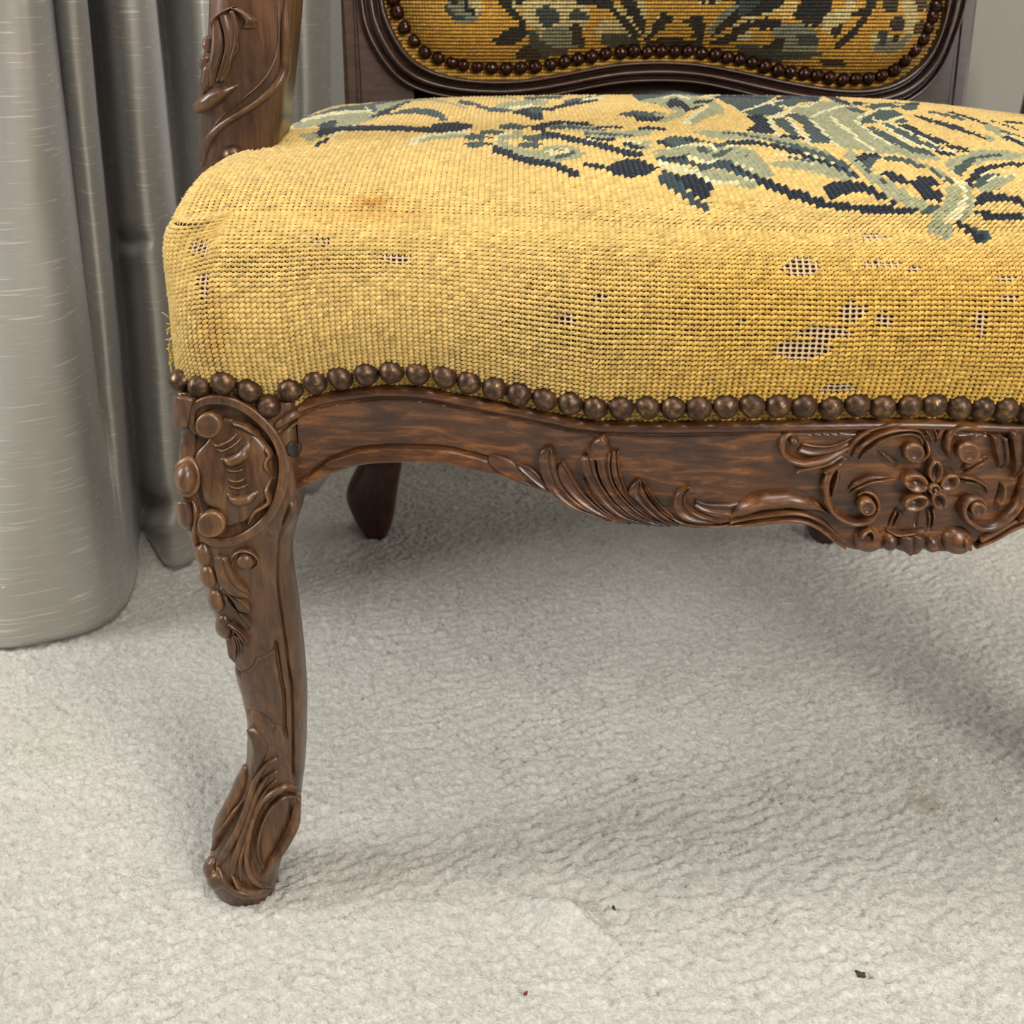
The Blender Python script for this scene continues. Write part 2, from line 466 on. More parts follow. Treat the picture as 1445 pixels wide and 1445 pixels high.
XL0, XR0, XM = -0.1635, 0.470, 0.155
def Yf(X):
    """serpentine plan of the seat front"""
    X = np.asarray(X, float)
    d = np.abs(X - 0.170)
    return 0.437 + 0.028 * smooth((d - 0.02) / 0.25)
def rail_surf(u, v):
    Y = np.full(np.broadcast(u, v).shape, 0.45)
    for _ in range(6):
        P = on_y(u, v, Y); Y = Yf(P[..., 0])
    return on_y(u, v, Y)

def s_norm(S, u, v):
    e = 0.5
    a = S(u + e, v) - S(u - e, v); b = S(u, v + e) - S(u, v - e)
    n = np.cross(a, b); n /= np.linalg.norm(n, axis=-1, keepdims=True) + 1e-12
    P = S(u, v); view = np.array([0, 0, CAMH]) - P
    n *= np.sign((n * view).sum(-1, keepdims=True))
    return P, n

class Relief:
    """carved pieces lying on a surface S"""
    def __init__(self, S, parent, mat, org, sc):
        self.S, self.parent, self.mat, self.org, self.sc = S, parent, mat, org, sc
    def px(self, pts):
        return np.asarray(pts, float) / self.sc + np.array(self.org)
    def lobe(self, name, left, right, h=0.003, prof='gouge', n=26, t0=1.0, t1=0.35, cv=True, raw=False):
        l = self.px(left) if not raw else np.asarray(left); r = self.px(right) if not raw else np.asarray(right)
        l = crom(l, n) if cv else l; r = crom(r, n) if cv else r
        n = len(l)
        x = np.array([-1, -.97, -.86, -.62, -.32, 0, .32, .62, .86, .97, 1])
        if prof == 'gouge':
            hp = np.array([-.55, .55, .92, .78, .58, .50, .58, .78, .92, .55, -.55])
        elif prof == 'twin':
            hp = np.array([-.55, .35, .8, .95, .62, .42, .75, 1.0, .72, .35, -.55])
        elif prof == 'flat':
            hp = np.array([-.55, .62, .92, 1, 1, 1, 1, 1, .92, .62, -.55])
        elif prof == 'ridge':
            hp = np.array([-.5, .1, .25, .5, .8, 1, .8, .5, .25, .1, -.5])
        else:
            hp = np.array([-.5, .25, .52, .8, .95, 1, .95, .8, .52, .25, -.5])
        s = np.linspace(0, 1, n)
        e = (t0 + (1 - t0) * smooth(s / 0.25)) * (t1 + (1 - t1) * smooth((1 - s) / 0.35))
        U = l[:, None, 0] * (1 - x) / 2 + r[:, None, 0] * (1 + x) / 2
        Vv = l[:, None, 1] * (1 - x) / 2 + r[:, None, 1] * (1 + x) / 2
        P, N = s_norm(self.S, U, Vv)
        hh = h * hp[None, :] * np.where(hp > 0, e[:, None], 1.0)
        hh[0, :] = -0.5 * h; hh[-1, :] = -0.5 * h
        Q = P + N * hh[..., None]
        # pull a second ring so that the ends close steeply
        Q = np.concatenate([Q[:1], (P + N * (h * hp * np.where(hp > 0, e[0], 1))[None, :, None])[:1], Q[1:-1],
                            (P + N * (h * hp[None, :] * np.where(hp > 0, e[-1], 1))[..., None])[-1:], Q[-1:]])
        return mk(name, Q.reshape(-1, 3), grid_faces(len(Q), len(x)), self.mat, self.parent)
    def stroke(self, name, path, w0, w1=None, h=0.003, prof='round', n=48, t0=0.4, t1=0.4, raw=False, tap=.16):
        p = crom(self.px(path) if not raw else path, n)
        w1 = w0 if w1 is None else w1
        if not raw: w0, w1 = w0 / self.sc, w1 / self.sc
        d = np.gradient(p, axis=0); d /= np.linalg.norm(d, axis=1, keepdims=True) + 1e-9
        nn = np.stack([-d[:, 1], d[:, 0]], -1)
        w = np.linspace(w0, w1, n)[:, None] / 2
        ss = np.linspace(0, 1, n)[:, None]
        w = w * np.clip(.18 + .82 * np.sqrt(np.clip(ss / tap, 0, 1)), 0, 1) * np.clip(.18 + .82 * np.sqrt(np.clip((1 - ss) / tap, 0, 1)), 0, 1)
        return self.lobe(name, p - nn * w, p + nn * w, h, prof, n, t0, t1, cv=False, raw=True)
    def dome(self, name, c, rx, ry, rot=0, h=0.003, prof='round', crease=False):
        c = self.px([c])[0]; rx, ry = rx / self.sc, ry / self.sc
        R = np.array([0.08, .25, .5, .72, .88, .97, 1.0])
        hp = {'round': np.array([1, .96, .85, .67, .44, .18, -.5]), 'flat': np.array([.82, .84, .9, 1, .95, .6, -.5]),
              'bead': np.array([1, .97, .88, .72, .50, .2, -.5]), 'petal': np.array([.62, .70, .84, .97, 1.0, .62, -.5]), 'dish': np.array([.35, .38, .5, .8, 1, .6, -.5])}[prof]
        m = 28; th = np.linspace(0, 2 * math.pi, m, endpoint=False)
        a, b = R[:, None] * rx * np.cos(th), R[:, None] * ry * np.sin(th)
        cr, sr = math.cos(rot), math.sin(rot)
        U = c[0] + a * cr - b * sr; Vv = c[1] + a * sr + b * cr
        P, N = s_norm(self.S, U, Vv)
        hh = hp[:, None] + 0 * th
        if crease:
            hh = hh - 0.16 * np.exp(-((R[:, None] * np.sin(th)) / 0.12) ** 2) * (R[:, None] < .95) + 0.0
        Q = P + N * (h * hh)[..., None]
        f = [tuple(q) for q in grid_faces(len(R), m, True)] + [tuple(range(m - 1, -1, -1))]
        return mk(name, Q.reshape(-1, 3), f, self.mat, self.parent)

# ---- front rail -------------------------------------------------------------
top_px = [(418, 574), (433, 562), (466, 552), (515, 545), (551, 543), (600, 546), (648, 555.5), (696, 565), (745, 575), (780, 582), (808, 588.5), (857, 593), (930, 594.5), (1002, 593.5), (1100, 592), (1168, 591), (1240, 590), (1301, 590), (1370, 592), (1445, 594.5)]
bot_px = [(418, 694), (430, 687), (454, 674), (478, 665), (503, 657), (532, 653), (575, 652), (624, 654), (660, 661), (696, 671), (733, 683), (760, 692.5), (791, 703.5), (820, 717), (857, 731), (893, 741), (930, 744), (966, 743.5), (1002, 741.7), (1041, 738.5), (1095, 736), (1119, 735), (1141, 738.6), (1160, 749.5),
          (1180, 766), (1197, 775), (1214, 778), (1231, 777.3), (1250, 775.5), (1257, 773), (1265, 777), (1279, 781), (1293, 777), (1298, 774.5), (1313, 779), (1330, 780), (1349, 779), (1369, 770.5), (1386, 758.5), (1410, 744.6), (1445, 733)]
def mirror_right(p, c=1292.0):
    p = np.array(p, float); e = p[-1]
    q = p[p[:, 0] < 2 * c - e[0] - 4]
    q = np.stack([2 * c - q[:, 0], q[:, 1]], -1)[::-1]
    q[:, 1] += np.linspace(e[1] - q[0, 1], 0, len(q)) * 0 
    return np.vstack([p, q])
topf = slut(mirror_right(top_px), 900); botf = slut(mirror_right(bot_px), 1600)
def build_rail():
    us = np.r_[np.arange(420, 1470, 1.7), np.arange(1475, 2075, 7.0)]
    ts = np.r_[np.linspace(0, 0.3, 46)[:-1], np.linspace(0.3, 1, 62)]
    U, T = np.meshgrid(us, ts, indexing='ij')
    t_, b_ = topf(U), botf(U)
    Vv = t_ + (b_ - t_) * T
    d1 = Vv - t_; d2 = b_ - Vv
    h = np.zeros(U.shape)
    bead = np.clip(1 - ((d1 - 8.0) / 8.0) ** 2, 0, 1) ** 0.5
    h += 0.0042 * bead
    h += 0.0012 * np.clip(1 - ((d1 - 18.0) / 2.6) ** 2, 0, 1) ** 0.5
    # broad hollow of the face
    H = b_ - t_
    f = np.clip((d1 - 21) / np.maximum(H - 24, 20), 0, 1)
    h += np.where(d1 > 20, 0.0018 * (2 * f - 1) ** 2, 0)
    # lower band on the arch
    wb = 22.0 - 8 * smooth((470 - U) / 40)
    band = smooth((wb - d2) / 2.2) * smooth((700 - U) / 22) + smooth((wb - d2) / 2.2) * smooth((U - 1884) / 22)
    h += 0.0022 * band
    h -= 0.0016 * np.exp(-((d2 - wb - 1.5) / 1.6) ** 2) * smooth((700 - U) / 22)
    # edge roll
    h -= 0.004 * np.clip(1 - d2 / 6.0, 0, 1) ** 2
    # incised stems radiating from the flower
    S6 = lambda p: np.asarray(p, float) / 4.129 + np.array([1095, 500])
    for pth, w, dp in (([(835, 878), (822, 930), (808, 990)], 2.4, .0018), ([(705, 895), (690, 940), (660, 1000)], 2.6, .0010), ([(905, 890), (905, 950), (890, 1010)], 2.6, .0010),
                       ([(745, 890), (715, 950), (690, 1000)], 1.6, .0008), ([(630, 1020), (760, 1030), (860, 1015)], 2.2, .0008)):
        q = S6(pth)
        k = (U > q[:, 0].min() - 12) & (U < q[:, 0].max() + 12)
        h[k] -= dp * np.exp(-(seg_dist(U[k], Vv[k], q) / w) ** 2)
    h += 0.00025 * fbm(U / 14, Vv / 9, 3)
    P = rail_surf(U, Vv)
    P[..., 1] -= h
    tb = P[:, :1].copy(); tb[..., 1] += 0.034
    bb = P[:, -1:].copy(); bb[..., 1] += 0.030; bb[..., 2] += 0.004
    mid = P[:, -1:].copy(); mid[..., 1] += 0.008; mid[..., 2] -= 0.0005
    R = np.concatenate([tb, P, mid, bb], 1)
    return loft('front_rail', R, WOOD, chair)
rail = build_rail()

# carvings on the rail
R4 = Relief(rail_surf, rail, WOOD, (430, 500), 4.129)
R5 = Relief(rail_surf, rail, WOOD, (760, 500), 4.129)
R6 = Relief(rail_surf, rail, WOOD, (1095, 500), 4.129)
R4.lobe('carved_leaf', [(1085, 576), (1074, 622), (1150, 690), (1265, 742), (1400, 798)], [(1092, 576), (1190, 602), (1238, 642), (1300, 700), (1405, 780)], .0026)
R4.lobe('carved_leaf', [(1242, 632), (1246, 652), (1305, 712), (1385, 772), (1470, 815)], [(1252, 628), (1322, 655), (1368, 694), (1420, 750), (1490, 800)], .0030)
R4.stroke('carved_ridge', [(1360, 690), (1420, 740), (1500, 800), (1600, 845)], 22, 12, .0024)
for l, r, h, pf in (
    ([(75, 530), (15, 548), (0, 600), (15, 690), (70, 790), (160, 865), (270, 915), (400, 965)], [(77, 531), (98, 580), (112, 640), (135, 720), (185, 800), (265, 870), (355, 925), (430, 970)], .0042, 'twin'),
    ([(140, 617), (112, 655), (132, 730), (187, 805), (268, 875), (362, 930), (450, 975)], [(145, 617), (195, 685), (240, 760), (290, 825), (370, 895), (460, 950), (540, 988)], .0036, 'gouge'),
    ([(262, 713), (290, 790), (350, 868), (430, 930), (520, 975)], [(272, 713), (312, 768), (372, 840), (452, 905), (545, 960)], .0034, 'gouge'),
    ([(250, 588), (248, 640), (275, 705), (322, 792), (402, 882), (502, 947), (625, 990)], [(335, 582), (352, 680), (392, 762), (452, 842), (532, 912), (622, 962), (705, 996)], .0046, 'twin'),
    ([(335, 580), (355, 682), (395, 764), (455, 844), (535, 914), (625, 964), (705, 996)], [(424, 565), (420, 640), (440, 730), (490, 812), (562, 882), (652, 946), (765, 998)], .0052, 'gouge'),
    ([(432, 556), (424, 640), (446, 732), (497, 810), (567, 880), (658, 945), (765, 996)], [(470, 550), (472, 620), (487, 700), (522, 790), (592, 862), (682, 932), (795, 994)], .0040, 'gouge'),
    ([(590, 715), (540, 748), (520, 795), (560, 832), (622, 892), (702, 952), (800, 996)], [(597, 715), (615, 770), (650, 832), (702, 892), (762, 942), (852, 994)], .0046, 'twin'),
    ([(602, 718), (625, 780), (665, 840), (712, 897), (777, 947), (862, 992)], [(614, 722), (654, 790), (697, 852), (757, 908), (826, 958), (895, 992)], .0034, 'gouge'),
    ([(880, 752), (800, 795), (778, 860), (800, 910), (850, 950), (920, 974), (1000, 988)], [(886, 756), (862, 805), (872, 852), (912, 900), (962, 924), (1030, 950), (1075, 978)], .0048, 'twin'),
    ([(905, 876), (962, 916), (1042, 942), (1160, 952)], [(915, 836), (990, 858), (1075, 862), (1182, 858)], .0030, 'twin'),
    ([(770, 932), (850, 962), (950, 978), (1060, 986), (1165, 966)], [(780, 950), (850, 998), (960, 1006), (1060, 1002), (1165, 988)], .0030, 'round')):
    R5.lobe('carved_leaf', l, r, h, pf)
R5.lobe('carved_leaf_tip', [(378, 452), (312, 488), (287, 545), (290, 596)], [(388, 455), (416, 500), (426, 545), (422, 590)], .0058, 'round', t0=.6, t1=.9)
# cartouche
R6.lobe('carved_bean', [(-278, 942), (-225, 862), (-150, 818), (-75, 794), (0, 788), (62, 784), (132, 794), (202, 820), (255, 862), (305, 915)],
        [(-268, 950), (-205, 942), (-135, 908), (-65, 890), (0, 886), (80, 882), (160, 892), (230, 905), (300, 930)], .0070, 'round', t0=.3, t1=.3)
R6.lobe('carved_ridge', [(-270, 955), (-150, 918), (0, 898), (100, 892), (200, 914), (285, 960), (355, 1030), (420, 1085)], [(-270, 972), (-150, 955), (0, 936), (100, 930), (195, 950), (275, 995), (345, 1060), (410, 1110)], .0042, 'round')
R6.lobe('carved_ridge', [(-270, 972), (-150, 957), (0, 938), (100, 932), (193, 952), (273, 998), (343, 1062), (408, 1112)], [(-270, 992), (-150, 988), (0, 974), (100, 970), (188, 986), (265, 1032), (335, 1092), (400, 1136)], .0048, 'round')
R6.stroke('carved_scroll', [(118, 492), (108, 468), (70, 455), (32, 490), (34, 552), (80, 600), (162, 620), (262, 602), (352, 570), (432, 530)], 51, 44, .0058, 'round')
R6.dome('carved_volute', (98, 488), 34, 34, 0, .0062, 'bead')
R6.lobe('carved_leaf', [(150, 505), (220, 520), (320, 520), (430, 480), (500, 462)], [(120, 560), (200, 580), (300, 565), (400, 530), (470, 500)], .0028, 'gouge')
R6.lobe('carved_leaf', [(110, 668), (150, 640), (260, 618), (380, 578)], [(115, 684), (200, 668), (300, 642), (402, 602)], .0038, 'round')
R6.lobe('carved_leaf', [(258, 668), (300, 640), (378, 602)], [(290, 682), (352, 652), (425, 600)], .0042, 'round')
for p, w, h in (([(408, 566), (448, 492), (520, 432), (620, 398), (730, 388), (812, 405)], 34, .0050), ([(436, 590), (478, 522), (550, 462), (642, 428), (742, 414), (826, 438), (868, 505)], 34, .0065), ([(480, 606), (522, 544), (592, 486), (680, 454), (762, 446), (822, 470), (846, 525)], 30, .0052)):
    R6.stroke('carved_flute', p, w, w * .8, h)
R6.stroke('carved_scroll', [(872, 480), (868, 560), (820, 604), (756, 596), (722, 550)], 38, 26, .0050)
R6.dome('carved_volute', (782, 545), 62, 58, 0, .0070, 'flat')
R6.stroke('carved_scroll', [(365, 640), (312, 680), (280, 750), (288, 832), (322, 900), (382, 945), (452, 966), (522, 950), (572, 902), (584, 850), (560, 806), (510, 792), (468, 812)], 59, 33, .0062)
R6.dome('carved_volute', (512, 862), 52, 50, 0, .0068, 'flat')
R6.lobe('carved_leaf', [(372, 650), (375, 720), (345, 775), (330, 820)], [(340, 690), (318, 740), (310, 790), (322, 830)], .0032, 'ridge')
R6.stroke('carved_scroll', [(1440, 670), (1425, 770), (1390, 860), (1325, 932), (1242, 982), (1160, 986), (1092, 942), (1070, 880), (1100, 832), (1160, 822), (1205, 862), (1196, 912), (1150, 918)], 64, 38, .0065)
R6.dome('carved_volute', (1150, 878), 48, 46, 0, .0062, 'flat')
R6.stroke('carved_scroll', [(1010, 600), (982, 540), (985, 470), (1020, 420), (1090, 404), (1160, 415), (1215, 452)], 44, 51, .0060)
R6.dome('carved_volute', (1092, 545), 68, 66, 0, .0072, 'flat')
R6.stroke('carved_flute', [(860, 400), (900, 450), (915, 520)], 60, 36, .0042, 'gouge')
R6.stroke('carved_flute', [(985, 392), (945, 440), (925, 510)], 60, 30, .0038, 'round')
R6.lobe('carved_leaf', [(1225, 455), (1245, 540), (1275, 640), (1290, 655)], [(1325, 470), (1335, 550), (1325, 620), (1300, 655)], .0065, 'twin')
R6.lobe('carved_leaf', [(1330, 430), (1345, 560), (1360, 660), (1372, 712)], [(1445, 430), (1440, 560), (1420, 640), (1380, 712)], .0075, 'twin')
R6.lobe('carved_leaf', [(1450, 430), (1460, 560), (1480, 640), (1500, 690)], [(1560, 430), (1560, 520), (1540, 620), (1510, 690)], .0070, 'twin')
R6.lobe('carved_leaf', [(1330, 760), (1345, 800), (1340, 850), (1290, 900)], [(1300, 740), (1290, 790), (1270, 840), (1250, 890)], .0038, 'ridge')
R6.lobe('carved_bean', [(1380, 930), (1440, 850), (1510, 800), (1600, 790)], [(1400, 960), (1460, 920), (1530, 895), (1600, 890)], .0062, 'round')
R6.lobe('carved_ridge', [(1170, 1050), (1260, 1000), (1340, 955), (1445, 915), (1600, 890)], [(1180, 1085), (1270, 1040), (1350, 990), (1450, 950), (1600, 930)], .0045, 'round')
R6.lobe('carved_ridge', [(1150, 1095), (1260, 1045), (1350, 995), (1450, 955), (1600, 935)], [(1150, 1120), (1260, 1075), (1350, 1025), (1450, 985), (1600, 965)], .0045, 'round')
for p, w in (([(420, 782), (482, 732), (562, 706), (692, 704)], 24), ([(430, 800), (500, 752), (580, 728), (690, 722)], 14), ([(1078, 664), (1132, 622), (1222, 580)], 22), ([(1090, 682), (1150, 642), (1232, 604)], 14), ([(1040, 702), (1132, 712), (1202, 750), (1232, 806)], 22), ([(1060, 730), (1140, 740), (1190, 780)], 12), ([(585, 545), (642, 592), (702, 655)], 22), ([(620, 560), (670, 605), (715, 640)], 12)):
    R6.stroke('carved_stem', p, w * 1.5, w, .0034)
for p in ([(700, 900), (672, 950), (650, 1000)], [(728, 905), (702, 955), (680, 1000)], [(880, 890), (888, 950), (880, 1010)], [(912, 890), (915, 950), (905, 1010)]):
    R6.stroke('carved_stem', p, 20, 16, .0020)
# flower
for c, rx, ry, rot in (((905, 655), 68, 42, -1.50), ((795, 722), 74, 54, .22), ((796, 838), 76, 44, -.38), ((926, 822), 58, 44, 1.1), ((985, 718), 64, 42, -.55)):
    R6.dome('carved_petal', c, rx, ry, rot, .0066, 'petal', crease=True)
R6.dome('carved_flower_eye', (893, 752), 36, 36, 0, .0082, 'flat')
R6.dome('carved_flower_bead', (893, 752), 20, 20, 0, .0100, 'bead')
# bottom of the cartouche
R6.dome('carved_boss', (530, 1068), 92, 78, 0, .0068, 'round')
R6.stroke('carved_scroll', [(470, 1075), (478, 1020), (520, 985), (545, 1015), (535, 1060), (500, 1080)], 30, 24, .0088)
R6.dome('carved_boss', (1046, 1076), 94, 82, 0, .0070, 'round')
R6.stroke('carved_scroll', [(1100, 1030), (1068, 1045), (1068, 1085), (1100, 1095), (1118, 1065)], 26, 20, .0092)
R6.dome('carved_boss', (655, 1082), 52, 56, .3, .0056, 'round')
R6.lobe('carved_leaf', [(705, 1040), (690, 1095), (770, 1164)], [(800, 1040), (800, 1100), (776, 1164)], .0064, 'round')
R6.lobe('carved_leaf', [(765, 1040), (760, 1100), (774, 1164)], [(862, 1040), (860, 1100), (782, 1164)], .0058, 'round')
R6.dome('carved_boss', (900, 1095), 50, 54, -.3, .0052, 'round')
R6.stroke('carved_ridge', [(640, 1020), (700, 1035), (770, 1028), (850, 1012)], 22, 18, .0046)

# ---- front legs -------------------------------------------------------------
leg_L = [(552, 257), (600, 255), (606, 257), (640, 253), (673, 252), (704, 256), (746, 263), (754, 272), (789, 278.5), (812, 284.6), (847, 296), (880, 308.5), (905, 320), (935, 328.5), (964, 336), (980, 341), (1007, 347), (1022, 349), (1067, 348), (1084, 345), (1113, 334), (1144, 318), (1175, 304), (1200, 298), (1219, 295), (1241, 296), (1258, 308), (1268, 328), (1276, 346)]
leg_R = [(552, 432), (690, 431), (700, 430), (710, 428), (731, 420.6), (758, 414), (779, 413), (808, 416.5), (849, 422.7), (893, 428), (935, 432), (970, 434), (1042, 433), (1080, 430.3), (1105, 427), (1121, 425), (1156, 419), (1185, 406.5), (1215, 396), (1237, 392), (1264, 389), (1276, 383)]
legLf, legRf = slut(leg_L, 500), lut(leg_R)
legY = slut([(-.01, .4615), (0, .462), (.03, .458), (.06, .464), (.10, .470), (.15, .463), (.20, .455), (.25, .449), (.29, .452), (.32, .459), (.36, .463)])
legD = slut([(-.01, .040), (0, .044), (.03, .048), (.07, .040), (.12, .037), (.2, .044), (.27, .056), (.36, .058)])
NE = 2.7
def leg_ring(z, phis):
    y0, d = float(legY(z)), float(legD(z))
    n = NE + 6.5 * float(smooth((z - .265) / .03))
    _, v = proj(np.array([0, y0, z]))
    L, R = float(legLf(v)), float(legRf(v))
    c, s = np.cos(phis), np.sin(phis)
    ex = np.sign(c) * np.abs(c) ** (2 / n); ey = np.sign(s) * np.abs(s) ** (2 / n)
    Zc = y0 * CP + (CAMH - z) * SP
    xc = ((L + R) / 2 - CXY) * Zc / FPX; a = (R - L) / 2 * Zc / FPX
    for _ in range(6):
        y = y0 + d / 2 + d / 2 * ey
        # back half narrows
        x = xc + a * ex * (1 - .22 * np.clip(ey, 0, 1))
        u, vv = proj(np.stack([x, y, z + 0 * x], -1))
        L, R = float(legLf(vv[u.argmin()])), float(legRf(vv[u.argmax()]))
        a *= (R - L) / (u.max() - u.min())
        xc += ((L + R) / 2 - (u.max() + u.min()) / 2) * Zc / FPX
    return np.stack([x, y, z + 0 * x], -1), (xc, a, y0, d, n)
_zs = np.linspace(-.01, .36, 150)
_par = np.array([leg_ring(z, np.linspace(0, 2 * math.pi, 160, endpoint=False))[1] for z in _zs])
def leg_surf(u, v):
    u = np.asarray(u, float); v = np.asarray(v, float)
    Y = np.full(np.broadcast(u, v).shape, 0.46)
    for _ in range(10):
        P = on_y(u, v, Y)
        z = P[..., 2]
        xc, a, y0, d, n = (np.interp(z, _zs, _par[:, k]) for k in range(5))
        xh = np.clip(np.abs(P[..., 0] - xc) / a, 0, .988)
        Yn = y0 + d / 2 * (1 - (1 - xh ** n) ** (1 / n))
        Y = .4 * Y + .6 * Yn
    return on_y(u, v, Y)
S1 = lambda p: np.asarray(p, float) / 4.817 + np.array([230, 480])
S2 = lambda p: np.asarray(p, float) / 4.817 + np.array([240, 700])
S3 = lambda p: np.asarray(p, float) / 4.817 + np.array([230, 980])
def build_leg():
    ph = np.r_[np.linspace(-math.pi, 0, 190), np.linspace(0, math.pi, 30)[1:-1]]
    zs = np.linspace(.3385, .001, 300)
    V = np.array([leg_ring(z, ph)[0] for z in zs])
    u, v = proj(V)
    h = np.zeros(u.shape)
    front = smooth((-np.sin(ph) - .02) / .2)[None, :]
    def cut(path, w, d):
        q = crom(path, 40)
        k = (u > q[:, 0].min() - 15) & (u < q[:, 0].max() + 15) & (v > q[:, 1].min() - 15) & (v < q[:, 1].max() + 15)
        if k.any(): h[k] -= d * np.exp(-(seg_dist(u[k], v[k], q) / w) ** 2)
    cut(np.vstack([S1([(960, 1010), (880, 1100), (830, 1230)]), S2([(762, 230), (748, 400), (742, 560), (752, 720), (776, 900), (802, 1080), (822, 1250)]), S3([(885, 0), (890, 300), (890, 560)])]), 1.9, .0034)
    cut(np.vstack([S2([(722, 1000), (742, 1150), (766, 1300)]), S3([(825, 0), (830, 200), (840, 290)])]), 1.9, .0034)
    cut(S2([(430, 1135), (480, 1210), (560, 1175), (592, 1115)]), 1.9, .0034)
    cut(S2([(592, 1115), (650, 1095), (700, 1062), (722, 1025)]), 1.9, .0034)
    cut(S3([(580, 120), (662, 145), (722, 192), (742, 226)]), 1.9, .0034)
    cut(S3([(742, 228), (792, 226), (826, 252)]), 1.9, .0034)
    cut(S1([(790, 610), (880, 560), (980, 500)]), 1.9, .0034)
    # raised plates above / below the cusp lines
    h += .0009 * in_poly(u, v, np.vstack([S2([(420, 1130), (480, 1205), (560, 1170), (592, 1112), (650, 1090), (705, 1055), (722, 1000), (600, 980), (430, 1000)])]))
    # hollow round the shell and the dish of the foot
    sh = S1([(230, 430), (420, 420), (640, 540), (770, 720), (790, 900), (740, 1090), (600, 1260), (420, 1320), (280, 1290), (200, 1000), (220, 700)])
    h -= .0022 * in_poly(u, v, sh)
    dish = S3([(900, 680), (800, 670), (700, 740), (640, 850), (600, 1000), (600, 1130), (650, 1240), (700, 1200), (780, 1080), (860, 940), (910, 800)])
    h -= .0030 * in_poly(u, v, dish)
    # smooth the stepped parts a little
    for _ in range(2):
        h = (h + np.roll(h, 1, 1) + np.roll(h, -1, 1)) / 3
        h[1:-1] = (h[1:-1] + h[:-2] + h[2:]) / 3
    h += .0003 * fbm(u / 10, v / 22, 3)
    h *= front
    # normals by differences
    du = np.roll(V, -1, 1) - np.roll(V, 1, 1); dz = np.gradient(V, axis=0)
    N = np.cross(du, dz); N /= np.linalg.norm(N, axis=-1, keepdims=True) + 1e-12
    c = V.mean(1, keepdims=True)
    N *= np.sign((N * (V - c)).sum(-1, keepdims=True))
    return loft('front_leg', V + N * h[..., None], WOODV, chair)
leg = build_leg()
K1 = Relief(leg_surf, leg, WOODV, (230, 480), 4.817)
K2 = Relief(leg_surf, leg, WOODV, (240, 700), 4.817)
K3 = Relief(leg_surf, leg, WOODV, (230, 980), 4.817)
K1.stroke('carved_scroll', [(300, 655), (225, 610), (200, 540), (215, 465), (270, 415), (360, 396), (460, 405), (560, 445), (650, 510), (722, 582), (780, 672), (815, 782), (822, 900), (806, 1010), (770, 1112), (702, 1212), (612, 1292), (502, 1350), (402, 1370), (312, 1350), (254, 1292), (238, 1222), (265, 1175)], 62, 62, .0042, 'flat', n=110)
K1.stroke('carved_ridge', [(770, 590), (850, 520), (930, 470), (985, 445)], 60, 74, .0040, 'round', t0=.6, t1=1, tap=.03)
K1.stroke('carved_fillet', [(800, 640), (880, 570), (985, 505)], 16, 20, .0020, 'round', tap=.05)
K1.dome('carved_volute', (325, 565), 92, 92, 0, .0056, 'flat')
K1.dome('carved_volute', (345, 1232), 98, 92, 0, .0054, 'flat')
# shell
K1.lobe('carved_shell', [(300, 700), (225, 780), (250, 900), (262, 1010), (290, 1100), (380, 1150), (440, 1260)],
        [(430, 515), (560, 560), (690, 680), (742, 775), (738, 960), (715, 1090), (575, 1215)], .0036, 'flat', t0=.8, t1=.6)
K1.lobe('carved_shell_crescent', [(398, 785), (450, 770), (520, 735), (560, 668)], [(408, 822), (500, 862), (600, 805), (628, 700)], .0074, 'round', t0=.5, t1=.5)
K1.lobe('carved_shell_crescent', [(440, 1012), (500, 1035), (570, 1030), (640, 1000)], [(450, 1060), (520, 1112), (610, 1100), (674, 1035)], .0074, 'round', t0=.5, t1=.5)
for p, w in (([(330, 690), (400, 700), (480, 660), (530, 600)], 22), ([(360, 730), (430, 735), (510, 690), (560, 625)], 20), ([(440, 930), (520, 950), (600, 920)], 16), ([(450, 970), (530, 992), (620, 958)], 16),
             ([(455, 545), (540, 565), (620, 610), (660, 670)], 26), ([(690, 700), (735, 770), (712, 840), (742, 930)], 26), ([(742, 930), (716, 1010), (726, 1090), (640, 1150), (585, 1240)], 26), ([(430, 870), (520, 880), (600, 850)], 16)):
    K1.stroke('carved_shell_ridge', p, w * 1.5, w * 1.5, .0060)
K1.dome('carved_oval_rim', (175, 930), 92, 142, 0, .0026, 'flat')
K1.dome('carved_oval_bead', (178, 932), 64, 112, -.05, .0075, 'bead')
K1.lobe('carved_block', [(118, 372), (114, 470), (116, 580)], [(225, 400), (205, 480), (190, 575)], .0044, 'flat', t0=1, t1=1)
K1.lobe('carved_leaf', [(122, 1085), (116, 1180), (150, 1285)], [(185, 1090), (215, 1180), (205, 1290)], .0046, 'round')
K1.stroke('carved_ridge', [(205, 1090), (232, 1180), (225, 1290), (230, 1390), (250, 1445)], 40, 30, .0030)
PLUG, _nt, _b = new_mat('dark_plug'); _b.inputs['Base Color'].default_value = (*srgb(40, 28, 20), 1); _b.inputs['Roughness'].default_value = 0.6
dw = K1.dome('dowel_plug', (888, 740), 54, 56, 0, .0012, 'flat'); dw.data.materials[0] = PLUG; dw['label'] = 'dark dowel plug'
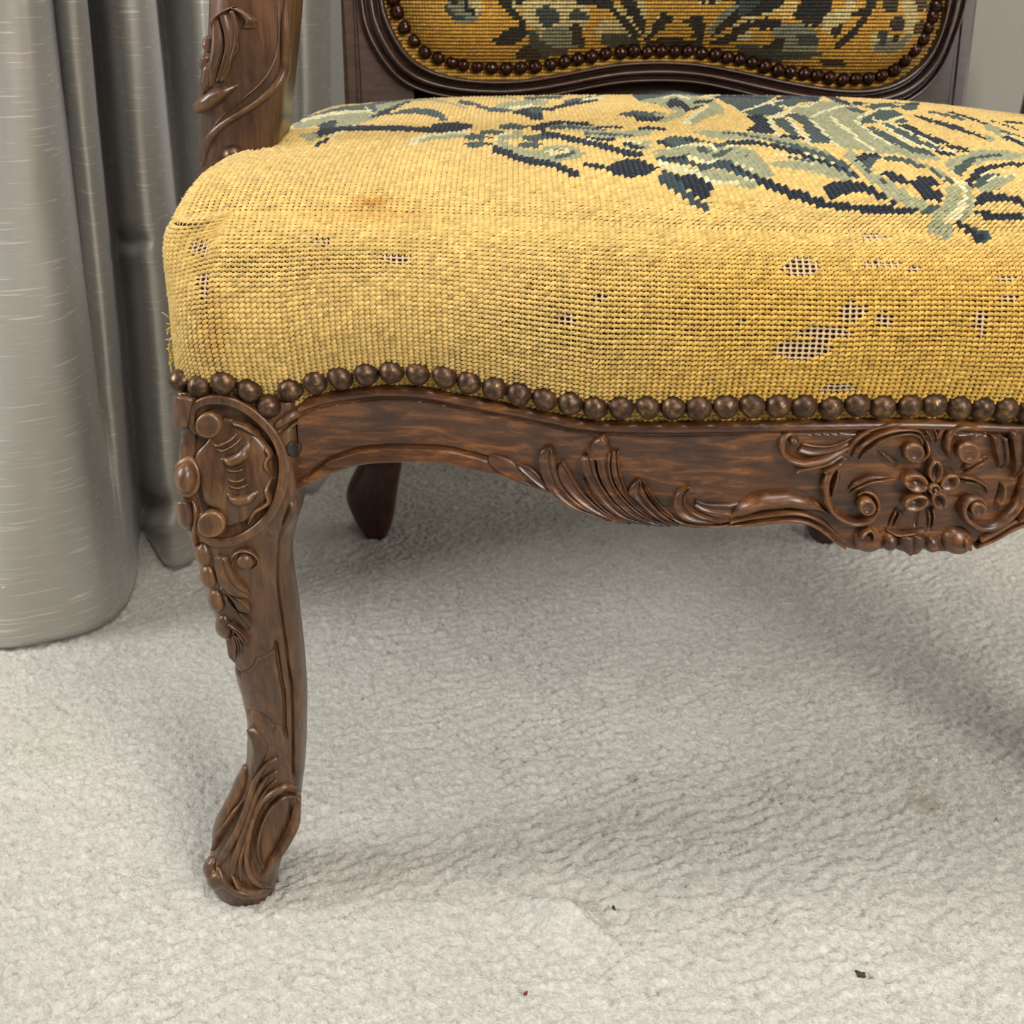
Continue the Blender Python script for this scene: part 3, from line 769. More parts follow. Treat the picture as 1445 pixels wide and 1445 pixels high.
# knee spray
K2.stroke('carved_scroll', [(425, 455), (430, 400), (480, 362), (548, 368), (592, 412), (590, 462), (552, 492)], 26, 22, .0038)
K2.dome('carved_volute', (512, 432), 62, 58, 0, .0046, 'bead')
for l, r, h in (
    ([(318, 395), (325, 500), (362, 592), (432, 660), (542, 692)], [(400, 415), (432, 500), (482, 570), (532, 622), (547, 662)], .0044),
    ([(352, 600), (422, 680), (472, 760), (542, 792)], [(442, 662), (502, 692), (547, 742), (552, 786)], .0038),
    ([(372, 662), (432, 762), (492, 852), (542, 912)], [(462, 762), (522, 800), (557, 852), (547, 906)], .0038),
    ([(362, 862), (432, 882), (492, 962), (532, 1026)], [(422, 852), (492, 902), (537, 962), (537, 1020)], .0036),
    ([(400, 970), (420, 1062), (438, 1122)], [(448, 930), (470, 1020), (452, 1122)], .0034),
    ([(448, 935), (472, 1020), (462, 1100)], [(480, 950), (502, 1020), (490, 1085)], .0032)):
    K2.lobe('carved_leaf', l, r, h, 'twin')
for c in ((232, 395), (268, 545), (322, 712), (372, 885)):
    K2.dome('carved_bud', c, 46, 84, -.32, .0040, 'round')
# foot
K3.lobe('carved_leaf', [(600, 212), (588, 350), (585, 500), (596, 650)], [(608, 214), (692, 300), (716, 372), (690, 452), (612, 650)], .0042, 'ridge')
for p, w0, w1, h in (
    ([(775, 428), (702, 470), (642, 570), (602, 700), (548, 850), (482, 980), (422, 1082), (372, 1160)], 40, 70, .0044),
    ([(778, 515), (702, 568), (642, 680), (592, 830), (540, 980), (490, 1120), (470, 1230)], 44, 60, .0040),
    ([(770, 575), (712, 630), (660, 720), (610, 850), (565, 1000), (530, 1140), (530, 1260)], 30, 40, .0036),
    ([(935, 655), (862, 618), (782, 640), (702, 692), (646, 782), (606, 900), (582, 1020), (575, 1130), (600, 1230), (660, 1290), (740, 1300)], 46, 40, .0046),
    ([(905, 690), (822, 696), (744, 756), (690, 852), (656, 962), (650, 1080), (684, 1180)], 26, 24, .0030),
    ([(930, 690), (902, 850), (842, 980), (762, 1110), (690, 1212)], 36, 36, .0034),
    ([(560, 480), (522, 640), (452, 780), (392, 900), (352, 1030)], 60, 70, .0040),
    ([(548, 720), (482, 832), (402, 950), (342, 1060)], 26, 26, .0052),
    ([(330, 1100), (330, 1190), (372, 1262), (440, 1300)], 60, 50, .0044),
    ([(372, 1170), (420, 1262), (512, 1330), (640, 1350), (735, 1320)], 40, 40, .0040),
    ([(470, 1220), (530, 1290), (620, 1322), (720, 1312)], 26, 22, .0044)):
    K3.stroke('carved_ridge', p, w0, w1, h)
K3.dome('carved_boss', (370, 1255), 50, 62, -.4, .0052, 'bead')
def mirrored(src, parent):
    me = src.data.copy(); n = len(me.vertices)
    c = np.zeros(n * 3, np.float32); me.vertices.foreach_get('co', c); c = c.reshape(-1, 3)
    c[:, 0] = 2 * XM - c[:, 0]
    me.vertices.foreach_set('co', c.ravel()); me.flip_normals(); me.update()
    o = bpy.data.objects.new(src.name.split('.')[0], me); COL.objects.link(o); o.parent = parent
    o.matrix_parent_inverse = parent_world_inv(parent)
    return o
leg2 = mirrored(leg, chair)
for ch in list(leg.children):
    mirrored(ch, leg2)

# ---- nails ------------------------------------------------------------------
def nail_mesh(name, r, hgt, seed, mat):
    g = np.random.default_rng(seed)
    R = np.array([.001, .3, .56, .78, .93, 1.0, 1.0]); hh = np.array([1, .95, .82, .60, .34, .08, -.25])
    m = 18; th = np.linspace(0, 2 * math.pi, m, endpoint=False)
    wob = 1 + .03 * g.standard_normal() * np.cos(2 * th + g.random() * 6) + .02 * np.cos(3 * th + g.random() * 6)
    x = R[:, None] * r * np.cos(th) * wob; z = R[:, None] * r * np.sin(th) * wob
    y = -hgt * hh[:, None] + 0 * th + .00007 * g.standard_normal((len(R), m)) * (R[:, None] < .9)
    me_o = mk(name, np.stack([x, y, z], -1).reshape(-1, 3), grid_faces(len(R), m, True), mat)
    me = me_o.data; bpy.data.objects.remove(me_o)
    return me
def put_nail(me, P, N, parent, sc=1.0, name='nail_head'):
    from mathutils import Vector
    o = bpy.data.objects.new(name, me); COL.objects.link(o)
    o.parent = parent; o.matrix_parent_inverse = parent_world_inv(parent)
    o.location = P
    q = Vector(N).to_track_quat('-Y', 'Z')
    o.rotation_mode = 'QUATERNION'; o.rotation_quaternion = q
    o.scale = (sc, sc, sc)
    return o

# ---- seat -------------------------------------------------------------------
nails_px = [(259, 537), (284, 544), (317, 539), (353.5, 548.5), (382.6, 569), (411, 549.5), (445.5, 538.5), (481, 531.5), (518, 527), (553.5, 523.7), (590.6, 526), (627.4, 530), (661.8, 538.7), (697.6, 545.5), (732, 554), (769, 562), (805, 568), (840, 575), (876.7, 574), (913.8, 573), (950.6, 574), (986.4, 574),
            (1024, 571), (1061, 570), (1098, 570), (1133.8, 570.7), (1171, 573), (1208, 570), (1244, 571.5), (1281, 569.8), (1316.6, 569.5), (1350.5, 572.7), (1384.4, 574), (1416, 575.6), (1448, 578)]
# height of the tacking line along the front, from its nails
_np = np.array(nails_px); _P = rail_surf(_np[:, 0], _np[:, 1])
_xs = np.r_[-.2, _P[5:, 0], .5]; _zn = np.r_[_P[6, 2] - .004, _P[5:, 2], _P[-1, 2]]
_k = np.exp(-np.linspace(-2, 2, 5) ** 2); 
znail = lambda X: np.interp(X, _xs, _zn)
ZTOP = 0.430
CR = 0.030
XLf = lambda Y: XL0 + 0.022 * smooth((Y - .50) / .38)
XRf = lambda Y: XR0 - 0.10 * smooth((Y - .46) / .42)
YBK = 0.872
def ztop(X, Y):
    dF = Y - Yf(X)
    crown = 0.0125 * (1 - ((Y - 0.72) / 0.27) ** 2) + .004 * smooth((Y - .66) / .12)
    side = -0.005 * np.exp(-np.clip(X - XLf(Y), 0, 1) / .03) - 0.017 * np.exp(-np.clip(XRf(Y) - X, 0, 1) / .06) - .011 * smooth((Y - .62) / .1) * np.exp(-np.clip(X - XLf(Y), 0, 1) / .06)
    front = -0.013 * np.exp(-np.clip(dF - .03, 0, 1) / .038)
    back = -0.05 * smooth((Y - .815) / .10) ** 2
    arm = .005 * np.exp(-np.clip(X - XLf(Y), 0, 1) / .03) - 0.003 * np.exp(-((X + .135) / .03) ** 2 - ((Y - .60) / .035) ** 2)
    return ZTOP + crown + side + front + back + arm
# plan outline with outward normals removed: left side (back to front), corner, front, corner, right side
def outline():
    pts, nrm, fr = [], [], []
    ys = np.arange(.86, Yf(XL0) + CR, -.002)
    for y in ys:
        pts.append((XLf(y), y)); nrm.append((1, 0)); fr.append(0)
    yc = Yf(XL0) + CR; xc = XLf(yc) + CR
    for a in np.linspace(0, math.pi / 2, 26)[1:-1]:
        pts.append((xc - CR * math.cos(a), yc - CR * math.sin(a))); nrm.append((math.cos(a), math.sin(a))); fr.append(a / (math.pi / 2))
    for x in np.arange(xc, XR0 - CR, .002):
        pts.append((x, float(Yf(x)))); nrm.append((0, 1)); fr.append(1)
    yc2 = float(Yf(XR0)) + CR; xc2 = XR0 - CR
    for a in np.linspace(0, math.pi / 2, 26)[1:-1]:
        pts.append((xc2 + CR * math.sin(a), yc2 - CR * math.cos(a))); nrm.append((-math.sin(a), math.cos(a))); fr.append(1 - a / (math.pi / 2))
    for y in np.arange(yc2, .86, .004):
        pts.append((float(XRf(y)), y)); nrm.append((-1, 0)); fr.append(0)
    return np.array(pts), np.array(nrm), np.array(fr)
OP, ON, OF = outline()
OL = np.r_[0, np.cumsum(np.linalg.norm(np.diff(OP, axis=0), axis=1))]
sk_prof = crom([(0.001, -.10), (0, 0), (-.005, .20), (-.0065, .42), (-.002, .66), (.008, .84), (.018, .935), (.030, 1.0)], 80)
sd_prof = crom([(-.004, -.10), (-.0045, 0), (-.0035, .28), (-.0025, .55), (-.0015, .80), (.002, .94), (.010, .985), (.030, 1.0)], 80)
sk_L = np.r_[0, np.cumsum(np.hypot(np.diff(sk_prof[:, 0]), np.diff(sk_prof[:, 1]) * .085))]
def skirt(a, b):
    """a: arc length along the outline, b: 0..1 up the skirt -> position"""
    x, y = np.interp(a, OL, OP[:, 0]), np.interp(a, OL, OP[:, 1])
    nx, ny = np.interp(a, OL, ON[:, 0]), np.interp(a, OL, ON[:, 1])
    l = np.hypot(nx, ny); nx, ny = nx / l, ny / l
    ins = np.interp(b * sk_L[-1], sk_L, sk_prof[:, 0]); f = np.interp(b * sk_L[-1], sk_L, sk_prof[:, 1])
    w = smooth((np.interp(a, OL, OF) - .25) / .75)
    i2 = np.interp(b, np.linspace(0, 1, 80), sd_prof[:, 0]); f2 = np.interp(b, np.linspace(0, 1, 80), sd_prof[:, 1])
    ins = ins * w + i2 * (1 - w); f = f * w + f2 * (1 - w)
    z0 = znail(x) - .004
    zS = ztop(x + nx * .03, y + ny * .03)
    return np.stack([x + nx * ins, y + ny * ins, z0 + (zS - z0) * f], -1)
def top_pt(X, Y):
    d = np.clip(np.minimum(X - XLf(Y), XRf(Y) - X), 0, .03)
    xe = np.minimum(np.maximum(X, XLf(Y) + .03), XRf(Y) - .03)
    z0 = znail(xe) - .004
    f = np.interp(d, sd_prof[30:, 0], sd_prof[30:, 1])
    return np.stack([X, Y, z0 + (ztop(xe, Y) - z0) * f], -1)

YEL = srgb(208, 175, 103)
DKH = srgb(44, 27, 12)
# open canvas: how far the stitches have thinned, in places along the front roll
def thin_field(u, v):
    t = 1.0 * smooth((u - 480) / 320) * np.exp(-((v - 460) / 100) ** 2)
    t = np.maximum(t, .8 * np.exp(-((v - 372) / 32) ** 2) * smooth((u - 270) / 40) * smooth((760 - u) / 260))
    t = np.maximum(t, .9 * np.exp(-((u - 286) / 12) ** 2) * smooth((v - 320) / 30) * smooth((480 - v) / 50))
    return np.clip(t + .5 * fbm(u / 45, v / 22, 3), 0, 1)
def bare_field(u, v):
    s = lambda p, w, h: np.exp(-((u - p[0]) / w) ** 2 - ((v - p[1]) / h) ** 2)
    f = 0
    for p, w, h in (((1132, 376), 30, 14), ((1165, 470), 46, 12), ((1200, 440), 22, 16), ((1245, 372), 32, 6), ((1292, 380), 12, 6), ((1130, 492), 46, 18), ((1245, 450), 14, 14), ((1230, 335), 22, 5), ((1180, 548), 36, 5), ((1384, 455), 8, 22), ((1425, 420), 16, 5), ((1046, 455), 8, 6),
                    ((282, 350), 16, 12), ((288, 400), 8, 22), ((455, 340), 14, 6), ((1000, 540), 6, 4), ((1420, 392), 14, 4), ((848, 420), 12, 8), ((800, 450), 14, 10), ((560, 365), 26, 6)):
        f = np.maximum(f, s(p, w, h))
    return f + .35 * fbm(u / 9, v / 7, 2)

def base_cloth():
    a = np.linspace(0, OL[-1], 520); b = np.linspace(0, 1, 40)
    A, B = np.meshgrid(a, b, indexing='ij')
    P = skirt(A, B); n1 = P.shape[0] * P.shape[1]
    f1 = grid_faces(len(a), len(b))
    s = np.linspace(0, 1, 140); t = np.linspace(0, 1, 110)
    Sg, Tg = np.meshgrid(s, t, indexing='ij')
    Y = np.zeros_like(Sg); X = np.zeros_like(Sg)
    Y[:] = .46 + Tg * (YBK - .46)
    for _ in range(4):
        X = (XLf(Y) + .03) * (1 - Sg) + (XRf(Y) - .03) * Sg
        y0 = Yf(X) + .03
        Y = y0 + Tg * (YBK - y0)
    Q = top_pt(X, Y)
    V = np.vstack([P.reshape(-1, 3), Q.reshape(-1, 3)])
    V[:, 2] -= .0011
    V[:n1, 0] += .0010 * np.interp(A.ravel(), OL, ON[:, 0]); V[:n1, 1] += .0010 * np.interp(A.ravel(), OL, ON[:, 1])
    F = np.vstack([f1, n1 + grid_faces(len(s), len(t))[:, ::-1]])
    u, v = proj(V)
    th = smooth(thin_field(u, v))[:, None]
    c = srgb(92, 62, 24) * (1 - th) + DKH * th
    return mk('seat_upholstery', V, F, WOOL, chair, True, c)
seat = base_cloth(); seat['label'] = 'worn yellow needlepoint seat cover with blue and sage flowers'
PIT = 0.00275

# ---- colours of the worked pattern
NAVY, SLATE, SAGE, CREAM, STEEL = srgb(25, 31, 40), srgb(62, 74, 69), srgb(146, 145, 110), srgb(204, 195, 150), srgb(48, 62, 66)
PAL = {'n': NAVY, 's': SLATE, 'g': SAGE, 'c': CREAM, 't': STEEL, 'y': YEL, 'Y': srgb(228, 184, 92)}
def pattern(u, v, col, shapes):
    for kind, c, org, sc, pts, w in shapes:
        p = np.asarray(pts, float) / sc + np.array(org)
        pad = w / sc + 3
        k = (u > p[:, 0].min() - pad) & (u < p[:, 0].max() + pad) & (v > p[:, 1].min() - pad) & (v < p[:, 1].max() + pad)
        if not k.any(): continue
        if kind == 'P':
            hit = in_poly(u[k], v[k], p)
        else:
            hit = seg_dist(u[k], v[k], p) < w / sc / 2
        idx = np.where(k)[0][hit]
        col[idx] = PAL[c]
    return col
a1 = ((1095, 120), 7.225); a2 = ((1245, 160), 7.225); a3 = ((930, 120), 7.225)
b1 = ((400, 120), 5.161); b2 = ((640, 120), 4.817); b3 = ((900, 120), 4.817)
SEAT_PAT = [
 # left rear leaf group
 ('P', 'g', *b1, [(60, 290), (130, 250), (300, 195), (450, 160), (650, 150), (800, 120), (960, 85), (1000, 110), (850, 160), (680, 250), (560, 290), (430, 330), (250, 400), (190, 430), (100, 360)], 0),
 ('P', 's', *b1, [(70, 270), (140, 248), (420, 165), (640, 150), (680, 170), (680, 205), (440, 215), (250, 235), (90, 285)], 0),
 ('L', 'c', *b1, [(140, 270), (300, 225), (450, 205), (640, 200)], 24), ('L', 'c', *b1, [(600, 170), (610, 200)], 16),
 ('L', 's', *b1, [(640, 150), (800, 125), (960, 95)], 18), ('P', 's', *b1, [(610, 245), (700, 225), (800, 160), (960, 100), (990, 110), (880, 150), (760, 215), (660, 250)], 0),
 ('P', 'n', *b1, [(610, 248), (720, 190), (880, 135), (930, 125), (850, 160), (740, 225)], 0),
 ('P', 's', *b1, [(740, 230), (860, 190), (980, 175), (1100, 185), (1150, 210), (1215, 275), (1170, 268), (1080, 235), (960, 215), (840, 220)], 0),
 ('P', 'y', *b1, [(700, 255), (840, 225), (960, 220), (1080, 240), (1150, 270), (1060, 310), (900, 300), (760, 285)], 0),
 ('P', 'n', *b1, [(250, 300), (380, 258), (390, 340), (330, 370), (240, 390)], 0),
 ('L', 'n', *b1, [(380, 330), (500, 325), (650, 322), (800, 325), (950, 330), (1100, 340)], 38),
 ('P', 'n', *b1, [(1080, 300), (1150, 282), (1280, 280), (1372, 292), (1375, 322), (1260, 345), (1130, 355), (1060, 345)], 0),
 ('L', 'y', *b1, [(90, 350), (180, 340), (240, 330)], 40),
 ('P', 'n', *b1, [(190, 480), (250, 425), (340, 385), (350, 405), (250, 455)], 0), ('L', 'c', *b1, [(350, 385), (430, 350)], 30),
 ('L', 'c', *b1, [(940, 420), (1030, 392)], 50), ('L', 'g', *b1, [(1000, 405), (1150, 385), (1310, 365)], 40), ('L', 'c', *b1, [(960, 400), (1080, 375), (1370, 345)], 16),
 ('L', 'n', *b1, [(1040, 75), (1170, 75), (1290, 68)], 16), ('L', 'g', *b1, [(900, 120), (1100, 115), (1250, 150), (1330, 175)], 14), ('L', 's', *b1, [(1285, 130), (1380, 140), (1440, 160)], 22),
 # leaf sprig left of centre
 ('L', 's', *b2, [(45, 122), (150, 140), (240, 172), (380, 182)], 26), ('L', 'g', *b2, [(300, 150), (420, 140), (540, 120), (620, 130)], 34), ('L', 'c', *b2, [(380, 160), (480, 160), (520, 145)], 20),
 ('P', 'n', *b2, [(390, 188), (500, 160), (690, 158), (690, 180), (590, 180), (620, 225), (610, 248), (550, 248), (470, 215), (400, 200)], 0),
 ('P', 's', *b2, [(500, 172), (600, 160), (590, 200), (520, 200)], 0),
 ('L', 'n', *b2, [(700, 158), (790, 138), (900, 118), (980, 105)], 26), ('L', 's', *b2, [(760, 120), (860, 105), (1000, 85)], 18), ('L', 'c', *b2, [(880, 108), (920, 100), (1020, 88)], 18),
 ('L', 's', *b2, [(500, 98), (620, 92), (740, 90)], 20), ('L', 'g', *b2, [(160, 75), (300, 85), (420, 100)], 10),
 # seed pods
 ('P', 's', *b2, [(300, 290), (350, 272), (430, 270), (505, 290), (470, 310), (380, 314), (320, 305)], 0),
 ('P', 's', *b2, [(170, 325), (220, 312), (300, 315), (345, 328), (290, 345), (210, 345)], 0), ('L', 'n', *b2, [(340, 330), (405, 324)], 9),
 ('P', 's', *b2, [(66, 362), (110, 342), (200, 342), (232, 362), (190, 385), (110, 385)], 0), ('L', 'n', *b2, [(232, 374), (275, 370)], 9),
 ('P', 's', *b2, [(66, 412), (110, 392), (200, 392), (245, 408), (190, 430), (110, 430)], 0), ('L', 'n', *b2, [(235, 412), (270, 408)], 9),
 # pale scroll with the eye
 ('L', 'g', *b2, [(460, 345), (360, 350), (310, 385), (350, 430), (450, 460), (560, 490), (700, 510)], 54), ('L', 'c', *b2, [(270, 390), (330, 345), (400, 335)], 14),
 ('P', 'g', *b2, [(560, 460), (640, 425), (760, 420), (860, 440), (890, 480), (830, 515), (700, 520), (600, 495)], 0),
 ('P', 'c', *b2, [(630, 460), (700, 435), (780, 440), (820, 470), (770, 505), (680, 500)], 0), ('L', 's', *b2, [(680, 500), (750, 492), (810, 465)], 22), ('L', 's', *b2, [(700, 445), (770, 450)], 12), ('L', 'y', *b2, [(700, 468), (770, 470)], 18),
 ('P', 's', *b2, [(460, 366), (500, 348), (560, 340), (650, 350), (665, 370), (600, 388), (500, 388)], 0), ('P', 's', *b2, [(415, 410), (480, 392), (560, 392), (612, 412), (560, 436), (480, 436)], 0),
 ('L', 'n', *b2, [(280, 440), (340, 460), (450, 505), (560, 530), (680, 548), (780, 585), (820, 615)], 46), ('L', 'n', *b2, [(790, 600), (835, 610)], 40),
 ('P', 'n', *b2, [(510, 290), (600, 270), (720, 250), (860, 255), (960, 275), (940, 288), (800, 285), (650, 285), (610, 318), (545, 320)], 0),
 ('L', 'g', *b2, [(660, 300), (760, 292), (900, 300), (1000, 320)], 34), ('L', 's', *b2, [(680, 300), (770, 292), (870, 298)], 24),
 ('L', 'n', *b2, [(610, 340), (700, 350), (820, 380), (960, 405), (1080, 440), (1200, 475), (1265, 485)], 40),
 ('L', 'n', *b2, [(985, 294), (1080, 292), (1155, 298)], 16), ('L', 's', *b2, [(900, 300), (1030, 318)], 18), ('L', 'g', *b2, [(900, 330), (1050, 345), (1200, 340), (1330, 330)], 46), ('L', 's', *b2, [(900, 335), (1050, 342), (1230, 350)], 14),
 ('L', 'n', *b2, [(905, 368), (980, 378), (1085, 380)], 26), ('L', 'c', *b2, [(905, 372), (960, 386)], 10),
 ('P', 'g', *b2, [(1130, 390), (1260, 385), (1370, 395), (1350, 440), (1220, 450), (1140, 420)], 0), ('L', 'c', *b2, [(1140, 395), (1250, 395), (1290, 405)], 14), ('P', 'n', *b2, [(1145, 405), (1210, 400), (1300, 430), (1280, 448), (1180, 430)], 0),
 ('L', 'n', *b2, [(1250, 300), (1350, 302), (1440, 312)], 20), ('L', 'y', *b2, [(1330, 420), (1380, 410)], 20),
 ('P', 's', *b2, [(1105, 210), (1170, 188), (1300, 182), (1410, 195), (1360, 210), (1400, 225), (1240, 230)], 0), ('P', 'n', *b2, [(1220, 235), (1320, 232), (1440, 222), (1390, 252), (1290, 258)], 0), ('L', 'g', *b2, [(1370, 212), (1445, 205)], 20),
 ('P', 'n', *b2, [(865, 542), (960, 535), (1040, 560), (1130, 520), (1220, 505), (1330, 535), (1395, 565), (1340, 600), (1300, 630), (1110, 625), (1050, 590), (960, 575)], 0),
 # rear centre band
 ('P', 's', *b3, [(-80, 50), (0, 50), (250, 60), (560, 75), (960, 80), (900, 110), (760, 140), (650, 150), (520, 90), (300, 75), (180, 100), (140, 140), (0, 110)], 0),
 ('P', 'g', *b3, [(-20, 120), (120, 95), (190, 80), (330, 75), (480, 100), (520, 120), (420, 150), (310, 190), (200, 170), (120, 130)], 0), ('P', 'y', *b3, [(-60, 150), (40, 135), (120, 160), (150, 190), (60, 180), (-40, 185)], 0),
 ('L', 'c', *b3, [(180, 95), (260, 75), (350, 100)], 16), ('L', 'c', *b3, [(420, 95), (500, 78), (560, 80)], 12), ('L', 'n', *b3, [(540, 88), (700, 84), (860, 98)], 16),
 ('P', 'n', *b3, [(185, 145), (215, 105), (260, 95), (330, 130), (355, 165), (450, 140), (440, 155), (330, 192), (300, 165), (250, 145), (220, 168)], 0), ('L', 'n', *b3, [(390, 122), (480, 120), (510, 108)], 18),
 ('P', 'n', *b3, [(-60, 190), (0, 215), (60, 225), (185, 228), (120, 258), (0, 250)], 0), ('P', 'g', *b3, [(180, 230), (240, 190), (330, 180), (330, 215), (200, 258), (120, 258)], 0),
 ('P', 'g', *b3, [(315, 265), (330, 230), (420, 180), (520, 120), (600, 165), (580, 195), (460, 235), (370, 285)], 0), ('L', 'c', *b3, [(330, 250), (400, 200), (480, 150)], 20), ('L', 'c', *b3, [(320, 262), (370, 270)], 22),
 ('L', 'n', *b3, [(0, 300), (80, 302), (185, 308)], 20),
 # winged band to the right
 ('P', 's', *b3, [(640, 150), (700, 120), (830, 125), (960, 100), (1240, 75), (1260, 110), (1100, 130), (1000, 170), (900, 215), (780, 210), (700, 190)], 0),
 ('L', 'n', *b3, [(970, 98), (1080, 85), (1230, 108)], 26),
 ('P', 's', *b3, [(750, 210), (830, 160), (930, 150), (1010, 185), (900, 215)], 0), ('P', 'n', *b3, [(745, 215), (830, 205), (890, 235), (900, 275), (940, 330), (860, 345), (735, 318), (800, 270)], 0),
 ('P', 's', *b3, [(910, 240), (1000, 222), (1060, 290), (1130, 350), (1060, 350), (960, 300)], 0), ('L', 'n', *b3, [(965, 350), (1050, 360), (1130, 370)], 24),
 ('P', 's', *b3, [(1000, 215), (1060, 195), (1160, 215), (1210, 270), (1290, 350), (1330, 410), (1180, 400), (1150, 370), (1180, 350), (1130, 310), (1130, 290), (1080, 250)], 0),
 ('L', 'c', *b3, [(700, 190), (800, 155), (920, 120), (1000, 105)], 16), ('L', 'c', *b3, [(890, 230), (960, 215), (1060, 175), (1180, 150)], 22), ('L', 'c', *b3, [(890, 235), (930, 300), (960, 345)], 26), ('L', 'c', *b3, [(1030, 235), (1070, 290), (1130, 350), (1160, 390)], 26), ('L', 'c', *b3, [(1180, 230), (1230, 290), (1330, 390)], 20), ('L', 'c', *b3, [(910, 135), (960, 150), (1040, 160)], 12),
 # big sage leaf (a1)
 ('P', 'g', *a1, [(60, 280), (200, 220), (460, 180), (640, 150), (830, 230), (920, 330), (840, 380), (950, 480), (1150, 590), (1400, 700), (1445, 720), (1100, 715), (800, 670), (600, 610), (500, 500), (330, 340), (200, 290)], 0),
 ('L', 'c', *a1, [(0, 330), (120, 270), (200, 225), (340, 225), (460, 160)], 22), ('L', 'c', *a1, [(340, 350), (470, 280), (640, 230), (740, 210)], 22), ('L', 'c', *a1, [(350, 360), (450, 460), (560, 560), (640, 640)], 26), ('L', 'c', *a1, [(560, 340), (640, 410), (760, 490), (860, 580), (1000, 680)], 30), ('L', 'c', *a1, [(800, 370), (900, 440), (1000, 530), (1150, 610), (1290, 690)], 26),
 ('P', 's', *a1, [(690, 250), (780, 238), (930, 275), (860, 300), (780, 275)], 0), ('L', 'n', *a1, [(30, 150), (200, 125), (330, 150), (420, 165)], 40), ('L', 'n', *a1, [(530, 130), (640, 170), (740, 205)], 40), ('L', 'y', *a1, [(470, 150), (540, 170)], 40),
 ('P', 's', *a1, [(790, 190), (880, 195), (1000, 200), (1200, 190), (1445, 215), (1445, 260), (1350, 270), (1250, 240), (1000, 260), (900, 230)], 0), ('L', 'n', *a1, [(790, 195), (870, 200)], 34), ('L', 'y', *a1, [(880, 210), (960, 212)], 16), ('L', 'y', *a1, [(1180, 205), (1300, 212)], 14), ('L', 'n', *a1, [(1320, 205), (1445, 205)], 26),
 ('L', 'c', *a1, [(840, 350), (940, 290), (1040, 260), (1150, 240)], 24),
 ('P', 's', *a1, [(850, 380), (930, 320), (1060, 265), (1200, 270), (1300, 310), (1200, 360), (1050, 370), (1000, 400), (880, 415)], 0),
 ('P', 's', *a1, [(920, 440), (1000, 440), (1120, 510), (1240, 580), (1380, 640), (1445, 670), (1445, 720), (1330, 670), (1150, 590), (1000, 510)], 0),
 ('P', 's', *a1, [(1050, 400), (1150, 400), (1250, 450), (1350, 500), (1445, 530), (1445, 600), (1300, 570), (1150, 480)], 0), ('L', 'c', *a1, [(990, 350), (1050, 400), (1170, 470), (1270, 570), (1400, 600)], 22), ('L', 'c', *a1, [(1060, 380), (1160, 370), (1270, 330)], 16),
 ('P', 's', *a1, [(1210, 380), (1290, 355), (1360, 385), (1300, 400)], 0), ('P', 'n', *a1, [(1240, 420), (1310, 405), (1445, 450), (1445, 520), (1370, 500), (1340, 470)], 0), ('L', 'c', *a1, [(1180, 400), (1260, 440), (1360, 490), (1445, 540)], 20),
 # dark wing ribs (a2)
 ('P', 's', *a2, [(-10, 190), (80, 230), (200, 300), (330, 350), (470, 380), (560, 440), (520, 460), (370, 450), (240, 370), (60, 300)], 0),
 ('P', 's', *a2, [(110, 170), (200, 190), (300, 240), (440, 310), (560, 340), (640, 380), (500, 370), (360, 320), (220, 250)], 0), ('P', 's', *a2, [(120, 100), (200, 75), (270, 100), (200, 120)], 0), ('P', 's', *a2, [(-60, 40), (60, 10), (200, 20), (100, 60), (0, 90)], 0), ('L', 'c', *a2, [(20, 100), (100, 70), (200, 50), (260, 20)], 16),
 ('P', 'n', *a2, [(170, 130), (240, 122), (320, 150), (370, 180), (440, 215), (560, 260), (640, 300), (700, 320), (580, 325), (460, 280), (340, 225), (260, 170)], 0),
 ('L', 'c', *a2, [(130, 140), (220, 180), (300, 220), (440, 285), (560, 330), (640, 370)], 20), ('L', 'c', *a2, [(0, 170), (120, 220), (230, 270), (340, 330), (480, 365), (600, 400)], 20),
 ('P', 'n', *a2, [(590, 335), (680, 335), (800, 355), (920, 375), (820, 380), (680, 365)], 0), ('P', 'n', *a2, [(520, 390), (600, 385), (720, 420), (760, 438), (640, 440)], 0), ('P', 'n', *a2, [(740, 395), (830, 385), (920, 402), (820, 415)], 0), ('L', 'c', *a2, [(600, 390), (700, 385), (760, 410)], 16),
 ('P', 'n', *a2, [(280, 15), (380, 40), (500, 75), (640, 100), (740, 130), (860, 180), (980, 220), (1070, 275), (1040, 282), (950, 240), (830, 205), (680, 165), (540, 120), (400, 75)], 0),
 ('L', 's', *a2, [(480, 0), (620, 20), (720, 45), (830, 72)], 26), ('L', 'n', *a2, [(690, 0), (800, 30), (900, 60), (1000, 105), (1100, 138)], 22), ('L', 'n', *a2, [(1110, 85), (1200, 115), (1300, 150), (1390, 190)], 13), ('L', 'n', *a2, [(1250, 95), (1340, 105), (1445, 118)], 20),
 ('L', 'g', *a2, [(1080, 150), (1150, 175), (1220, 230)], 70), ('L', 'g', *a2, [(1060, 250), (1120, 280)], 50), ('L', 's', *a2, [(1220, 190), (1320, 220), (1445, 270)], 16), ('L', 'c', *a2, [(1220, 215), (1300, 250), (1445, 300)], 26), ('P', 'n', *a2, [(1210, 255), (1260, 235), (1310, 262), (1445, 310), (1445, 340), (1330, 300)], 0),
 # stem and side leaves
 ('L', 'g', *a2, [(-50, 300), (100, 360), (300, 440), (560, 470)], 50),
 ('L', 'g', *a2, [(150, 480), (330, 500), (500, 560), (620, 640), (720, 740)], 34), ('P', 's', *a2, [(50, 462), (180, 455), (280, 490), (380, 530), (480, 570), (600, 620), (700, 690), (755, 765), (700, 750), (600, 670), (480, 590), (330, 530), (180, 490)], 0),
